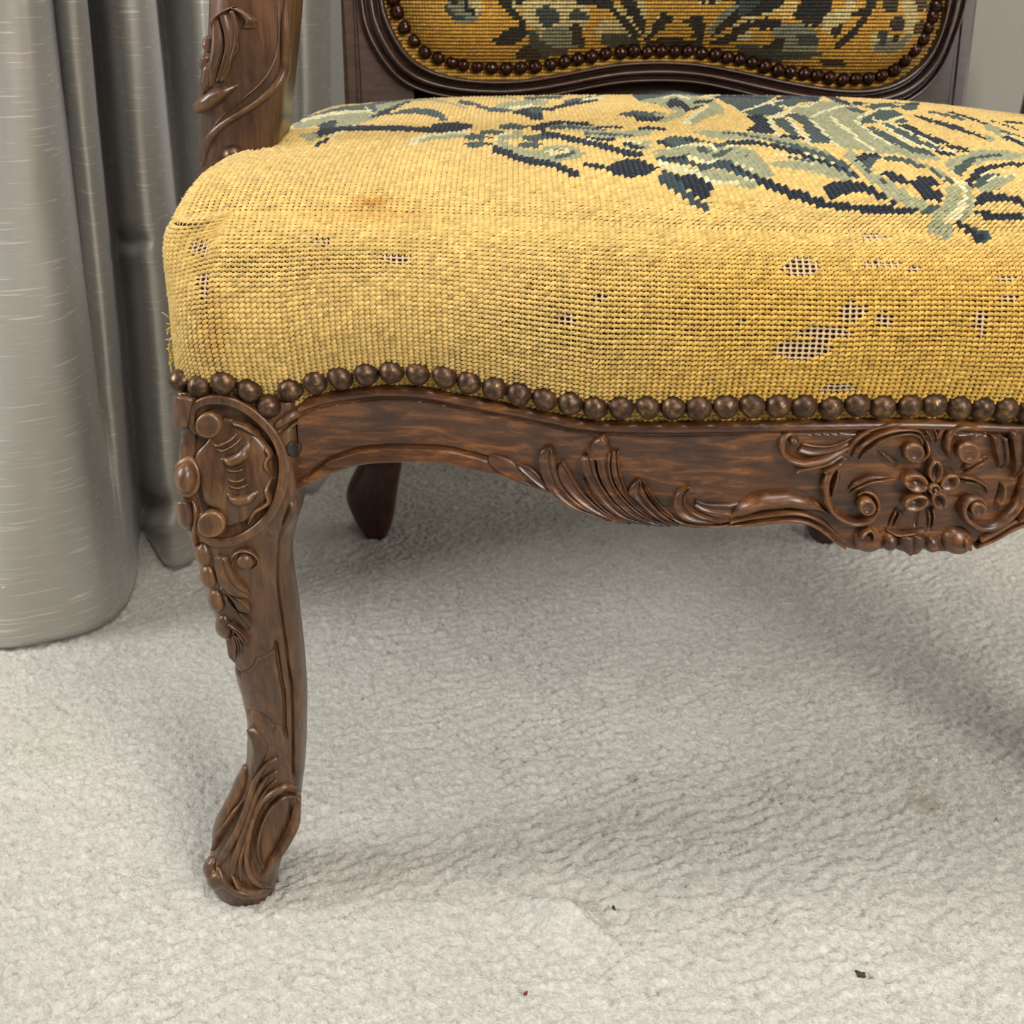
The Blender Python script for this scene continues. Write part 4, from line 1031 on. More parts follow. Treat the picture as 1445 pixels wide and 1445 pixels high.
 ('P', 'g', *a2, [(620, 530), (660, 480), (800, 440), (930, 395), (1100, 385), (1300, 400), (1445, 420), (1445, 465), (1260, 480), (1100, 490), (960, 520), (860, 580), (760, 640), (690, 600)], 0),
 ('P', 's', *a2, [(700, 600), (780, 520), (880, 460), (1000, 440), (1180, 418), (1250, 435), (1120, 455), (960, 470), (900, 530), (780, 650)], 0),
 ('P', 'n', *a2, [(830, 690), (930, 610), (1000, 545), (1150, 525), (1300, 500), (1445, 515), (1445, 550), (1290, 545), (1120, 575), (1010, 630), (950, 690), (910, 760)], 0),
 ('P', 's', *a2, [(910, 760), (960, 690), (1050, 640), (1130, 620), (1240, 632), (1130, 650), (1050, 710), (980, 765)], 0), ('L', 'c', *a2, [(1000, 640), (1100, 600), (1220, 590), (1340, 620)], 18), ('P', 'g', *a2, [(960, 780), (1050, 720), (1150, 665), (1300, 650), (1380, 660), (1250, 740), (1150, 790), (1040, 800)], 0), ('L', 'c', *a2, [(1060, 700), (1150, 655), (1290, 640)], 14),
 ('P', 'n', *a2, [(920, 885), (1000, 820), (1120, 812), (1250, 825), (1370, 855), (1445, 890), (1445, 945), (1340, 915), (1200, 890), (1100, 900), (1040, 935), (1020, 955), (960, 930)], 0),
 ('P', 'n', *a2, [(905, 1020), (940, 985), (1050, 1000), (1200, 1010), (1445, 1020), (1445, 1095), (1250, 1090), (1050, 1085), (1000, 1045)], 0),
 ('P', 'g', *a2, [(640, 760), (760, 740), (820, 780), (800, 880), (700, 1000), (620, 1080), (700, 1160), (690, 1240), (650, 1310), (560, 1250), (440, 1220), (480, 1130), (500, 1050), (590, 960), (640, 860)], 0),
 ('P', 'c', *a2, [(700, 600), (780, 680), (880, 750), (940, 900), (910, 1010), (830, 1070), (740, 1110), (600, 1150), (650, 1060), (720, 980), (800, 880), (830, 790), (740, 700)], 0),
 ('L', 'g', *a2, [(870, 760), (900, 880), (880, 1000), (800, 1090)], 50),
 ('P', 'n', *a2, [(745, 1130), (790, 1095), (880, 1140), (960, 1200), (1030, 1270), (1020, 1330), (970, 1310), (900, 1260), (830, 1190)], 0), ('P', 't', *a2, [(880, 1140), (1000, 1190), (1110, 1250), (1040, 1310), (1020, 1260), (950, 1200)], 0),
 ('P', 'n', *a2, [(-20, 610), (80, 595), (180, 640), (260, 690), (340, 690), (360, 650), (490, 650), (620, 730), (600, 760), (480, 730), (560, 800), (630, 850), (570, 915), (520, 890), (450, 890), (370, 830), (300, 740), (160, 720), (60, 670)], 0),
 ('P', 'g', *a2, [(-20, 720), (60, 690), (150, 740), (260, 830), (380, 880), (500, 940), (400, 1020), (280, 980), (140, 880), (0, 830)], 0), ('P', 's', *a2, [(-40, 640), (20, 670), (60, 720), (0, 740), (-60, 690)], 0),
 ('P', 's', *a2, [(400, 1030), (450, 960), (520, 935), (580, 945), (480, 1045)], 0),
 # long navy line and hook
 ('P', 'n', *a1, [(480, 1060), (540, 1005), (660, 980), (800, 985), (950, 1030), (1060, 1090), (1170, 1160), (1150, 1185), (1080, 1185), (960, 1120), (850, 1105), (740, 1110), (640, 1150), (560, 1180), (520, 1110)], 0), ('L', 'n', *a1, [(1200, 1195), (1250, 1205)], 34),
 ('L', 'n', *a1, [(-120, 990), (0, 1050), (120, 1095), (260, 1135), (400, 1185), (560, 1230), (760, 1255), (960, 1270), (1200, 1285), (1390, 1285)], 84),
 ('L', 'g', *a1, [(680, 660), (760, 720), (880, 860), (1040, 980), (1180, 1100), (1330, 1190)], 90), ('P', 'n', *a1, [(790, 755), (880, 705), (1000, 715), (1090, 745), (1050, 775), (980, 790), (900, 790), (860, 810)], 0), ('P', 's', *a1, [(920, 745), (1090, 745), (1000, 800), (960, 870), (1030, 940), (950, 900), (860, 810), (910, 780)], 0),
 ('L', 's', *a1, [(1130, 755), (1260, 765), (1380, 800), (1445, 830)], 44),
 ('P', 'n', *a1, [(1060, 900), (1120, 880), (1250, 920), (1350, 980), (1445, 1000), (1445, 1090), (1380, 1020), (1250, 1000), (1150, 960)], 0), ('P', 's', *a1, [(1060, 940), (1110, 960), (1150, 1010), (1080, 1010)], 0),
 # pair of lines across (a1 left)
 ('P', 'g', *a1, [(-100, 560), (100, 570), (350, 620), (560, 700), (730, 830), (840, 940), (700, 990), (480, 930), (300, 880), (0, 830), (-100, 800), (100, 780), (330, 790), (200, 680), (0, 620)], 0),
 ('L', 's', *a1, [(0, 580), (140, 605), (300, 670), (460, 720), (620, 780), (740, 840)], 50), ('L', 'n', *a1, [(-60, 630), (100, 665), (250, 710), (420, 770), (600, 830), (740, 890), (840, 945)], 40), ('L', 'c', *a1, [(100, 640), (260, 690), (420, 745), (600, 815)], 12), ('L', 'c', *a1, [(-60, 720), (100, 720), (260, 770), (380, 800)], 26), ('L', 's', *a1, [(140, 745), (300, 775), (400, 800)], 16), ('L', 't', *a1, [(600, 860), (740, 910), (830, 945)], 26),
 ('P', 'y', *a1, [(350, 620), (560, 610), (730, 660), (700, 740), (580, 700)], 0),
 # centre garden (a3)
 ('P', 'g', *a3, [(330, 490), (560, 480), (800, 490), (1000, 500), (1250, 540), (1445, 580), (1445, 620), (1100, 580), (800, 560), (600, 570), (430, 520)], 0), ('L', 's', *a3, [(650, 497), (800, 505), (950, 530), (1100, 560), (1300, 610)], 20),
 ('L', 'n', *a3, [(700, 600), (850, 595), (1000, 600), (1150, 630), (1300, 660), (1445, 700)], 42),
 ('P', 's', *a3, [(60, 550), (120, 525), (280, 535), (460, 580), (600, 600), (720, 590), (720, 610), (620, 660), (560, 640), (540, 600), (430, 600), (240, 620), (100, 650), (90, 600)], 0), ('P', 'n', *a3, [(-20, 570), (80, 560), (130, 640), (90, 640), (40, 610), (-20, 600)], 0), ('L', 'n', *a3, [(280, 565), (420, 570)], 26),
 ('P', 'g', *a3, [(-60, 680), (100, 660), (300, 630), (460, 620), (560, 660), (740, 620), (850, 640), (1000, 690), (1100, 830), (1160, 920), (1060, 970), (930, 900), (800, 830), (640, 780), (500, 820), (330, 770), (0, 740)], 0),
 ('L', 'c', *a3, [(80, 660), (250, 630), (460, 620), (540, 610)], 18), ('L', 'c', *a3, [(510, 610), (570, 670), (640, 680), (740, 625)], 18), ('L', 'c', *a3, [(300, 740), (400, 780), (520, 810), (620, 770)], 30), ('L', 'c', *a3, [(740, 790), (850, 830), (960, 880)], 20),
 ('P', 's', *a3, [(360, 655), (440, 630), (540, 690), (520, 710), (420, 690)], 0), ('P', 's', *a3, [(520, 730), (580, 700), (700, 660), (760, 650), (700, 710), (580, 740), (550, 760)], 0), ('P', 's', *a3, [(780, 690), (840, 690), (900, 740), (830, 715)], 0), ('P', 's', *a3, [(920, 760), (970, 755), (960, 785)], 0),
 ('P', 'y', *a3, [(930, 630), (1050, 640), (1150, 700), (1150, 800), (1060, 750)], 0),
 ('P', 't', *a3, [(-20, 740), (150, 740), (310, 725), (280, 770), (420, 810), (520, 820), (600, 780), (680, 780), (750, 770), (720, 800), (830, 860), (960, 920), (1050, 970), (1030, 1000), (900, 950), (760, 910), (680, 860), (560, 860), (440, 880), (320, 820), (200, 810), (0, 780)], 0),
 ('P', 'n', *a3, [(0, 738), (150, 740), (300, 728), (270, 765), (100, 770)], 0), ('L', 'n', *a3, [(760, 830), (900, 900), (1040, 960)], 34),
 ('P', 'c', *a3, [(-40, 770), (200, 820), (400, 880), (560, 960), (700, 990), (520, 1000), (380, 920), (200, 910), (60, 860)], 0),
 ('P', 'g', *a3, [(200, 830), (420, 890), (560, 870), (680, 870), (760, 920), (900, 955), (1040, 1010), (960, 1060), (820, 1040), (700, 1000), (540, 980), (420, 910)], 0), ('L', 'c', *a3, [(500, 985), (650, 1010), (800, 1000)], 30), ('L', 'c', *a3, [(850, 960), (960, 980)], 30),
 ('P', 't', *a3, [(10, 900), (40, 870), (120, 900), (180, 930), (240, 1040), (340, 1130), (420, 1190), (520, 1200), (525, 1270), (480, 1295), (390, 1240), (280, 1170), (150, 1080), (20, 1010)], 0), ('P', 'n', *a3, [(130, 905), (240, 935), (380, 910), (430, 950), (500, 990), (540, 1060), (500, 1150), (480, 1190), (400, 1150), (290, 1070), (200, 980)], 0),
 ('L', 'n', *a3, [(1050, 1000), (1130, 1010), (1230, 1060), (1360, 1120), (1480, 1160)], 76),
]
def stitches(name, P, T1, T2, col, parent, thin, bare, pitch, slant=0.62, hgt=0.0012):
    """one little wool dome per stitch; worn ones show two crossing canvas threads"""
    N = np.cross(T1, T2); N /= np.linalg.norm(N, axis=1, keepdims=True)
    n0 = len(P)
    g = np.random.default_rng(3)
    s = np.array([-1, -.6, 0, .6, 1.0]); t = np.array([-1, 0, 1.0])
    hs = np.array([-.35, .72, 1.0, .72, -.35]); ws = np.array([.35, .86, 1, .86, .35])
    def batch(P, T1, T2, N, ang, ln, wd, ht, col):
        n = len(P)
        c, q = np.cos(ang)[:, None], np.sin(ang)[:, None]
        A = T1 * c + T2 * q; B = -T1 * q + T2 * c
        V = (P[:, None, None, :] + A[:, None, None, :] * (ln[:, None, None, None] * s[None, :, None, None]) + B[:, None, None, :] * (wd[:, None, None, None] * (ws[:, None] * t[None, :])[None, ..., None])
             + N[:, None, None, :] * (ht[:, None, None] * (hs[:, None] - np.array([.75, 0, .75])[None, :])[None])[..., None])
        f = grid_faces(5, 3)
        F = (np.arange(n)[:, None, None] * 15 + f[None]).reshape(-1, 4)
        return V.reshape(-1, 3), F, np.repeat(col, 15, 0)
    nb = ~bare
    jit = g.normal(0, 1, n0)
    ang = slant * (1 - .5 * thin) + .08 * jit
    ln = pitch * (.76 + .02 * thin) * (1 + .05 * g.normal(0, 1, n0)); wd = pitch * (.37 - .115 * thin) * (1 + .06 * g.normal(0, 1, n0))
    V, F, C = batch(P[nb], T1[nb], T2[nb], N[nb], ang[nb], ln[nb], wd[nb], hgt * (1 + .15 * g.normal(0, 1, nb.sum())), col[nb])
    out = [(V, F, C)]
    ths = np.where(nb & (thin > .35))[0]
    for idx, a, w, cc in ((ths, math.pi / 2, .17, None), (np.where(bare)[0], 0.0, .19, 1), (np.where(bare)[0], math.pi / 2, .19, 1)):
        if len(idx) == 0: continue
        cl = col[idx] * .85 if cc is None else srgb(206, 176, 134)[None] * (1 + .08 * g.normal(0, 1, (len(idx), 1)))
        one = np.ones(len(idx))
        Q = P[idx] + (T1[idx] * pitch * .5 if a > 1 else 0) * 0 - N[idx] * .0003
        out.append(batch(Q, T1[idx], T2[idx], N[idx], a * one, pitch * .62 * one, pitch * w * one, hgt * .55 * one, cl))
    off = 0; Vs, Fs, Cs = [], [], []
    for V, F, C in out:
        Vs.append(V); Fs.append(F + off); Cs.append(C); off += len(V)
    o = mk(name, np.vstack(Vs), np.vstack(Fs), WOOL, parent, True, np.clip(np.vstack(Cs), 0, 1))
    o['kind'] = 'stuff'
    return o
def seat_stitches():
    rows = int(round(sk_L[-1] * 1.12 / PIT))
    aa = np.arange(.12, OL[-1] - .02, PIT)
    A, B = np.meshgrid(aa, (np.arange(rows) + .7) / rows, indexing='ij')
    P = skirt(A, B); T1 = skirt(A + .001, B) - skirt(A - .001, B); T2 = skirt(A, B + .01) - skirt(A, B - .01)
    keep = ((np.interp(A, OL, OF) > .005) | (P[..., 0] < XLf(P[..., 1]) + .012) | (P[..., 0] > XRf(P[..., 1]) - .012)).ravel()
    Ps = [P.reshape(-1, 3)[keep]]; t1 = [T1.reshape(-1, 3)[keep]]; t2 = [T2.reshape(-1, 3)[keep]]
    # the columns of the front carry on over the top
    xs = np.arange(XL0 + .006, XR0 - .006, PIT)
    j = np.arange(-6, int(.44 / PIT))
    X, J = np.meshgrid(xs, j, indexing='ij')
    Y = Yf(X) + .0300 + (J + .42) * PIT
    mid = (X > XLf(Y) + CR - .007) & (X < XRf(Y) - CR + .007) & (J >= 0)
    rim = (((X > XLf(Y) + .0055) & (X < XLf(Y) + CR - .002)) | ((X < XRf(Y) - .0055) & (X > XRf(Y) - CR + .002))) & (Y > Yf(XL0) + CR - .0095)
    ok = (mid | rim) & (Y < YBK - .004)
    X, Y = X[ok], Y[ok]
    e = .001
    P = top_pt(X, Y)
    Ps.append(P)
    yx = (Yf(X + e) - Yf(X - e))
    t1.append(top_pt(X + e, Y + yx / 2) - top_pt(X - e, Y - yx / 2)); t2.append(top_pt(X, Y + e) - top_pt(X, Y - e))
    P, T1, T2 = np.vstack(Ps), np.vstack(t1), np.vstack(t2)
    T1 /= np.linalg.norm(T1, axis=1, keepdims=True); T2 /= np.linalg.norm(T2, axis=1, keepdims=True)
    u, v = proj(P)
    col = np.tile(YEL, (len(P), 1))
    g = np.random.default_rng(5)
    # faded and stained wool
    f = fbm(u / 120, v / 60, 3)[:, None]
    col = col * (1 + .2 * f)
    fade = smooth((v - 470) / 60)[:, None] * smooth((760 - u) / 300)[:, None]
    col = col * (1 - .6 * fade) + srgb(204, 172, 102) * .6 * fade
    gold = (smooth((u - 700) / 400) * smooth((v - 300) / 120))[:, None]
    col = col * (1 - .7 * gold) + srgb(208, 164, 66) * .7 * gold
    for cu, cv, su, sv, am in ((525, 285, 26, 8, .8), (545, 305, 60, 10, .35), (1048, 292, 6, 4, .8), (1030, 288, 5, 4, .7), (300, 470, 20, 60, .35), (480, 300, 60, 12, .2), (820, 300, 50, 8, .15)):
        k = (am * np.exp(-((u - cu) / su) ** 2 - ((v - cv) / sv) ** 2))[:, None]
        col = col * (1 - k) + srgb(176, 116, 28) * k
    jx = u + g.normal(0, .6, len(u)); jy = v + g.normal(0, .4, len(u))
    # the flowers are worked symmetrically about the middle of the seat
    Pm = P.copy(); Pm[:, 0] = 2 * .205 - Pm[:, 0]
    um, vm = proj(Pm); far = (u > 1452) | (v < 60)
    jx = np.where(far, um, jx); jy = np.where(far, vm, jy)
    col = pattern(jx, jy, col, SEAT_PAT)
    col = col * (1 + .10 * g.normal(0, 1, (len(P), 1)))
    yel = (col[:, 0] > .35) & (col[:, 2] < .25)
    thin = thin_field(u, v) * yel * smooth((v - 270) / 90)
    bare = (bare_field(u, v) > .50) & yel
    return stitches('needlepoint_stitches', P, T1, T2, col, seat, thin, bare, PIT)
seat_stitches()

_A, _B = np.meshgrid(np.linspace(.25, OL[-1] - .3, 1500), np.linspace(-.05, .5, 80), indexing='ij')
_SP = skirt(_A, np.clip(_B, 0, 1)); _SP[..., 2] += np.minimum(_B, 0) * .09
_SU, _SV = proj(_SP)
def on_skirt(u, v):
    i = np.argmin((_SU - u) ** 2 + (_SV - v) ** 2 + np.where(_SP[..., 1] > .54, 1e5, 0))
    a = _A.ravel()[i]; nx, ny = np.interp(a, OL, ON[:, 0]), np.interp(a, OL, ON[:, 1])
    return _SP.reshape(-1, 3)[i], np.array([-nx, -ny, .05])
# nails along the front, then round both corners and down the sides
NM = [nail_mesh('nail_head', .0060, .0056, k, NAIL) for k in range(4)]
k = 0
for i, (u, v) in enumerate(nails_px):
    P, N = on_skirt(u, v)
    if 300 < u < 402: P = P + np.array([0, min(0, float(legY(P[2])) + .001 - P[1]), 0])
    put_nail(NM[k % 4], P + N * .0012, N + rng.normal(0, .05, 3), seat, 1 + .02 * rng.standard_normal()); k += 1
for y in np.arange(.525, .85, .0128):
    for sx in (-1, 1):
        x = float(XLf(y)) - .001 if sx < 0 else float(XRf(y)) + .001
        put_nail(NM[k % 4], (x, y, .343), (sx, 0, 0), seat); k += 1
for x in np.arange(_P[-1, 0] + .0128, XR0 - .03, .0128):
    put_nail(NM[k % 4], (x, float(Yf(x)) - .003, _P[-1, 2]), (0, -1, .1), seat); k += 1

# frayed wool at the left front corner
def tube(name, pts, r, mat, parent, m=6, n=14, col=None):
    p = crom(pts, n); d = np.gradient(p, axis=0); d /= np.linalg.norm(d, axis=1, keepdims=True)
    up = np.array([.3, .2, .9]); a = np.cross(d, up); a /= np.linalg.norm(a, axis=1, keepdims=True); b = np.cross(d, a)
    th = np.linspace(0, 2 * math.pi, m, endpoint=False)
    rr = np.linspace(r, r * .5, n)[:, None, None]
    V = p[:, None] + rr * (a[:, None] * np.cos(th)[:, None] + b[:, None] * np.sin(th)[:, None])
    f = [tuple(q) for q in grid_faces(n, m, True)] + [tuple(range(m)), tuple((n - 1) * m + k for k in range(m))]
    return mk(name, V.reshape(-1, 3), f, mat, parent, True, None if col is None else np.tile(col, (n * m, 1)))
for i in range(14):
    u0, v0 = 246 + rng.normal(0, 2), 462 + 52 * i / 14 + rng.normal(0, 3)
    p0 = on_y(u0 + 8, v0, .484); 
    p1 = on_y(u0 - 4 + rng.normal(0, 2), v0 + rng.normal(0, 4), .485); p2 = on_y(u0 - 7 + rng.normal(0, 3), v0 + rng.normal(4, 6), .484)
    tube('frayed_thread', [p0, p1, p2], .0006, WOOL, seat, 5, 8, srgb(226, 196, 88))
tube('frayed_thread', [on_y(243, 452, .487), on_y(236, 446, .486), on_y(229, 441, .485)], .0004, WOOL, seat, 5, 8, srgb(230, 215, 150))

# ---- hidden rails and dust cover
def bar(name, a, b, w, z0, z1, mat):
    a, b = np.array(a, float), np.array(b, float); d = (b - a) / np.linalg.norm(b - a); n = np.array([-d[1], d[0]]) * w / 2
    rings = []
    for t in np.linspace(0, 1, 14):
        c = a + (b - a) * t
        arch = .012 * math.sin(math.pi * t)
        q = [c - n, c + n]
        rings.append([(q[0][0], q[0][1], z0 + arch), (q[0][0], q[0][1], z1 - .006), (q[0][0] * .8 + q[1][0] * .2, q[0][1] * .8 + q[1][1] * .2, z1), (q[1][0], q[1][1], z1), (q[1][0], q[1][1], z0 + arch)])
    return loft(name, rings, mat, chair)
bar('side_rail', (XL0 + .020, .50), (-.118, .87), .03, .285, .340, WOODR)
bar('side_rail', (XR0 - .034, .50), (.352, .87), .03, .285, .340, WOODR)
bar('back_rail', (-.12, .885), (.35, .885), .03, .29, .345, WOODR)
mk('dust_cover', [(XL0 + .02, .475, .318), (XR0 - .02, .475, .318), (.35, .875, .318), (-.12, .875, .318), (XL0 + .02, .475, .322), (XR0 - .02, .475, .322), (.35, .875, .322), (-.12, .875, .322)],
   [(3, 2, 1, 0), (4, 5, 6, 7), (0, 1, 5, 4), (1, 2, 6, 5), (2, 3, 7, 6), (3, 0, 4, 7)], DARK, chair, False)

# ---- back ------------------------------------------------------------------
yback = lambda z: .878 + .20 * (z - .44)
def back_surf(u, v):
    Y = np.full(np.broadcast(u, v).shape, .88)
    for _ in range(4):
        P = on_y(u, v, Y); Y = yback(P[..., 2])
    return on_y(u, v, Y)
inner_px = [(543, 0), (549, 25), (559, 48), (573, 70), (592, 88), (615, 100), (645, 108), (680, 112), (715, 112.5), (750, 109.5), (790, 103), (830, 95), (870, 88.5), (910, 85.5), (950, 85.5), (990, 89), (1030, 96), (1070, 104.5), (1110, 113), (1150, 120), (1190, 124.5), (1225, 123.5), (1258, 115), (1285, 98), (1305, 76), (1318, 51), (1326, 26), (1331, 0)]
outer_px = [(508, 0), (514, 35), (527, 66), (547, 96), (570, 118), (602, 132), (645, 140), (685, 143), (722, 143), (760, 139), (800, 132), (840, 124), (875, 118.5), (912, 116), (950, 116), (988, 119.5), (1025, 127), (1062, 136), (1102, 145), (1145, 152), (1190, 157), (1232, 156), (1275, 146), (1306, 124), (1330, 90), (1345, 52), (1355, 24), (1361, 0)]
def to_xz(px):
    P = back_surf(np.array(px)[:, 0].astype(float), np.array(px)[:, 1].astype(float)); return P[:, [0, 2]]
def close_ring(xz, w, ztop_):
    l, r = xz[0], xz[-1]; m = (l[0] + r[0]) / 2; hw = (r[0] - l[0]) / 2
    up = [(m + hw * 1.03, .57), (m + hw * 1.02, .66), (m + hw * .99, .75), (m + hw * .90, .82), (m + hw * .68, .862), (m + hw * .40, .872), (m, ztop_), (m - hw * .40, .872), (m - hw * .68, .862), (m - hw * .90, .82), (m - hw * .99, .75), (m - hw * 1.02, .66), (m - hw * 1.03, .57)]
    up = [(x, z + w * (z > .8)) for x, z in up]
    return np.vstack([xz, np.array(up)])
ri = crom(close_ring(to_xz(inner_px), 0, .885), 420, True)
ro = crom(close_ring(to_xz(outer_px), .024, .885), 900, True)
# pair each inner point with the nearest outer point, kept in order
idx = np.array([np.argmin(np.hypot(*(ro - p).T)) for p in ri])
idx = (np.unwrap(idx / 900 * 2 * math.pi) * 900 / 2 / math.pi)
kk = np.ones(31) / 31
idx = np.convolve(np.r_[idx[-15:] - 900 * (idx[-15:] > idx[0] + 450), idx, idx[:15] + 900 * (idx[:15] < idx[-1] - 450)], kk, 'valid')
rop = np.stack([np.interp(idx % 900, np.arange(901), np.r_[ro[:, c], ro[0, c]]) for c in (0, 1)], -1)
def back_ring():
    x = np.array([-.02, 0, .03, .09, .15, .20, .23, .30, .38, .44, .50, .57, .64, .70, .73, .77, .83, .89, .94, .98, 1.0, 1.0])
    hp = np.array([-.012, .006, .0100, .0115, .0098, .0060, .0050, .0055, .0085, .0108, .0115, .0105, .0078, .0050, .0042, .0046, .0078, .0092, .0080, .0045, .0, -.014])
    V = np.zeros((len(ri), len(x), 3))
    xz = ri[:, None] * (1 - x)[None, :, None] + rop[:, None] * x[None, :, None]
    V[..., 0] = xz[..., 0]; V[..., 2] = xz[..., 1]; V[..., 1] = yback(xz[..., 1]) - hp
    n, m = V.shape[:2]
    return mk('back_frame', V.reshape(-1, 3), grid_faces(n, m, True, True), WOODB, chair)
bfr = back_ring()
def lower_back():
    zs = np.linspace(.33, .455, 14)
    return loft('lower_back_rail', [[(-.10, .893 + .2 * (z - .44), z), (.335, .893 + .2 * (z - .44), z), (.335, .915 + .2 * (z - .44), z), (-.10, .915 + .2 * (z - .44), z)] for z in zs], WOODB, chair)
lower_back()
# back panel: stuffed tapestry inside the ring
cen = np.array([ri[:, 0].mean(), .66])
rr_ = np.array([.001, .2, .4, .55, .68, .78, .85, .90, .94, .97, 1.0])
def panel_xy(p, r): return cen + (p - cen) * r
edge_d = lambda X, Z: None
def bulge(dist): return -.036 * (1 - np.exp(-np.clip(dist - .010, 0, 1) / .024)) - .003
def dist_ring(X, Z):
    sh = X.shape; q = np.stack([X.ravel(), Z.ravel()], -1); best = np.full(len(q), 9.0)
    for p in ri[::2]:
        best = np.minimum(best, np.hypot(q[:, 0] - p[0], q[:, 1] - p[1]))
    return best.reshape(sh)
def back_panel():
    V = []
    for r in rr_:
        q = panel_xy(ri, r); d = dist_ring(q[:, 0], q[:, 1])
        V.append(np.stack([q[:, 0], yback(q[:, 1]) + bulge(d) + .0012, q[:, 1]], -1))
    V = np.array(V)
    c = np.tile(srgb(176, 132, 56), (V.shape[0] * V.shape[1], 1))
    o = mk('back_upholstery', V.reshape(-1, 3), grid_faces(len(rr_), len(ri), True), WOOL, chair, True, c)
    o['label'] = 'yellow needlepoint back panel with dark green leaves'
    return o
bpan = back_panel()
c1 = ((500, 0), 4.817); c2 = ((760, 0), 4.817); c3 = ((1040, 0), 4.817)
PAL.update({'k': srgb(22, 33, 40), 'd': srgb(52, 68, 70), 'e': srgb(126, 130, 108), 'f': srgb(194, 180, 126)})
